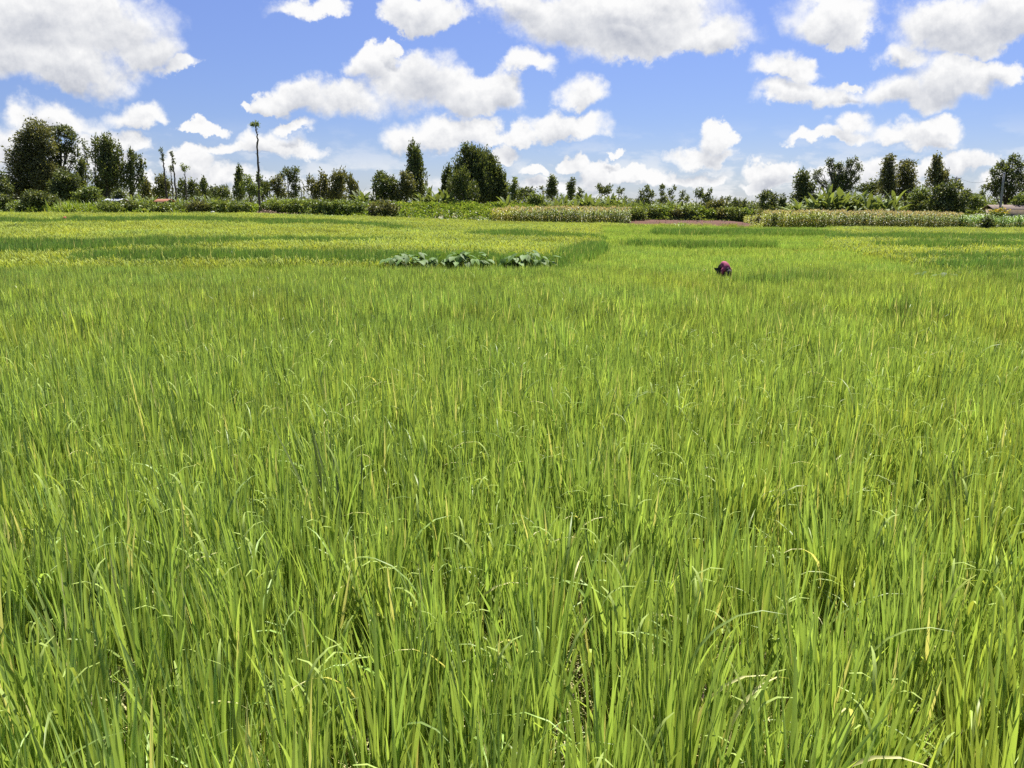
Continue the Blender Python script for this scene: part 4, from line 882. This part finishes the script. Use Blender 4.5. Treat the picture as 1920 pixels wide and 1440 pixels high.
def bent_worker(label, loc, rz, top, bottom, name='person'):
    """bending forward along +X from the hips, arms reaching down into the rice"""
    root = tag(empty(name, loc), label, 'person'); root.rotation_euler = (0, 0, rz)
    hip = .86
    V = [(0, 0, hip, .13, .15), (.16, 0, hip+.07, .13, .15), (.32, 0, hip+.06, .13, .16), (.46, 0, hip-.02, .10, .13), (.55, 0, hip-.09, .055), (.60, 0, hip-.15, .06), (.66, 0, hip-.22, .09, .08), (.68, 0, hip-.29, .06),
         (0, .10, hip-.06, .10), (.10, .12, .48, .07), (0, .12, .09, .045), (.14, .13, .04, .035), (0, -.10, hip-.06, .10), (.06, -.12, .48, .07), (-.06, -.12, .09, .045), (.08, -.13, .04, .035),
         (.44, .19, hip-.06, .055), (.50, .22, hip-.32, .042), (.62, .16, hip-.55, .032), (.64, .14, hip-.62, .03), (.44, -.19, hip-.06, .055), (.48, -.22, hip-.32, .042), (.60, -.16, hip-.55, .032), (.62, -.14, hip-.62, .03)]
    E = [(0, 1), (1, 2), (2, 3), (3, 4), (4, 5), (5, 6), (6, 7), (0, 8), (8, 9), (9, 10), (10, 11), (0, 12), (12, 13), (13, 14), (14, 15), (3, 16), (16, 17), (17, 18), (18, 19), (3, 20), (20, 21), (21, 22), (22, 23)]
    for s, h0 in ((1, 19), (-1, 23)):                                # fingers curled round the rice stems
        bx_, by_, bz_ = V[h0][:3]
        for f in range(4):
            k = len(V); V.append((bx_+.012+.004*f, by_-s*.03+s*.018*f, bz_-.05, .009)); V.append((bx_-.015, by_-s*.03+s*.018*f, bz_-.085+.006*abs(f-1), .008)); E += [(h0, k), (k, k+1)]
        k = len(V); V.append((bx_-.035, by_-s*.02, bz_-.025, .010)); E.append((h0, k))
    skin_body('body', V, E, M['skin'], root)
    T = [(.08, 0, hip+.06, .13, .16), (.18, 0, hip+.09, .15, .175), (.32, 0, hip+.08, .155, .185), (.47, 0, hip-.01, .11, .14), (.44, .20, hip-.07, .075), (.475, .225, hip-.22, .065), (.44, -.20, hip-.07, .075), (.465, -.225, hip-.22, .065)]
    skin_body('top', T, [(0, 1), (1, 2), (2, 3), (3, 4), (4, 5), (3, 6), (6, 7)], M[top], root)
    Lg = [(-.05, 0, hip+.0, .165, .19), (0, .11, hip-.14, .125), (.09, .125, .46, .10), (.01, .125, .14, .075), (0, -.11, hip-.14, .125), (.05, -.125, .46, .10), (-.05, -.125, .14, .075)]
    skin_body('trousers', Lg, [(0, 1), (1, 2), (2, 3), (0, 4), (4, 5), (5, 6)], M[bottom], root)
    g = Geo(); ellipsoid(g, (.68, 0, hip-.16), (.135, .12, .13)); g.tube(np.array([[.60, 0, hip-.08], [.57, 0, hip-.02], [.60, 0, hip+.01]]), [.05, .055, .03], 10)
    hd = link('headscarf', g.mesh('headscarf', True), M['scarf'], root)
    g = Geo(); ellipsoid(g, (.735, .035, hip-.275), (.012, .014, .010)); link('eye', g.mesh('eye', True), M['white_bag'], root); g = Geo(); ellipsoid(g, (.735, -.035, hip-.275), (.012, .014, .010)); link('eye', g.mesh('eye', True), M['white_bag'], root)
    g = Geo(); ellipsoid(g, (.755, 0, hip-.29), (.02, .016, .028)); link('nose', g.mesh('nose', True), M['skin'], root)
    return root
Yp = 28.8; q = at(1355, 490, Yp); zb = float(ground_z(q[0], Yp)); sc_ = (q[2]-zb)/1.08
pr = bent_worker('farm worker bent double in the rice, pink top, dark trousers and headscarf', (at(1352, 500, Yp)[0], Yp, zb), R(-74), 'pink', 'navy'); pr.scale = (sc_*.84, sc_*.84, sc_)
q = at(123, 405, 78); zb = float(ground_z(q[0], 78)); pr = bent_worker('distant worker in red clothes stooping in the far left rice', (q[0], 78, zb), R(-80), 'red_cloth', 'red_cloth'); s = (q[2]-zb)/1.13; pr.scale = (s,)*3
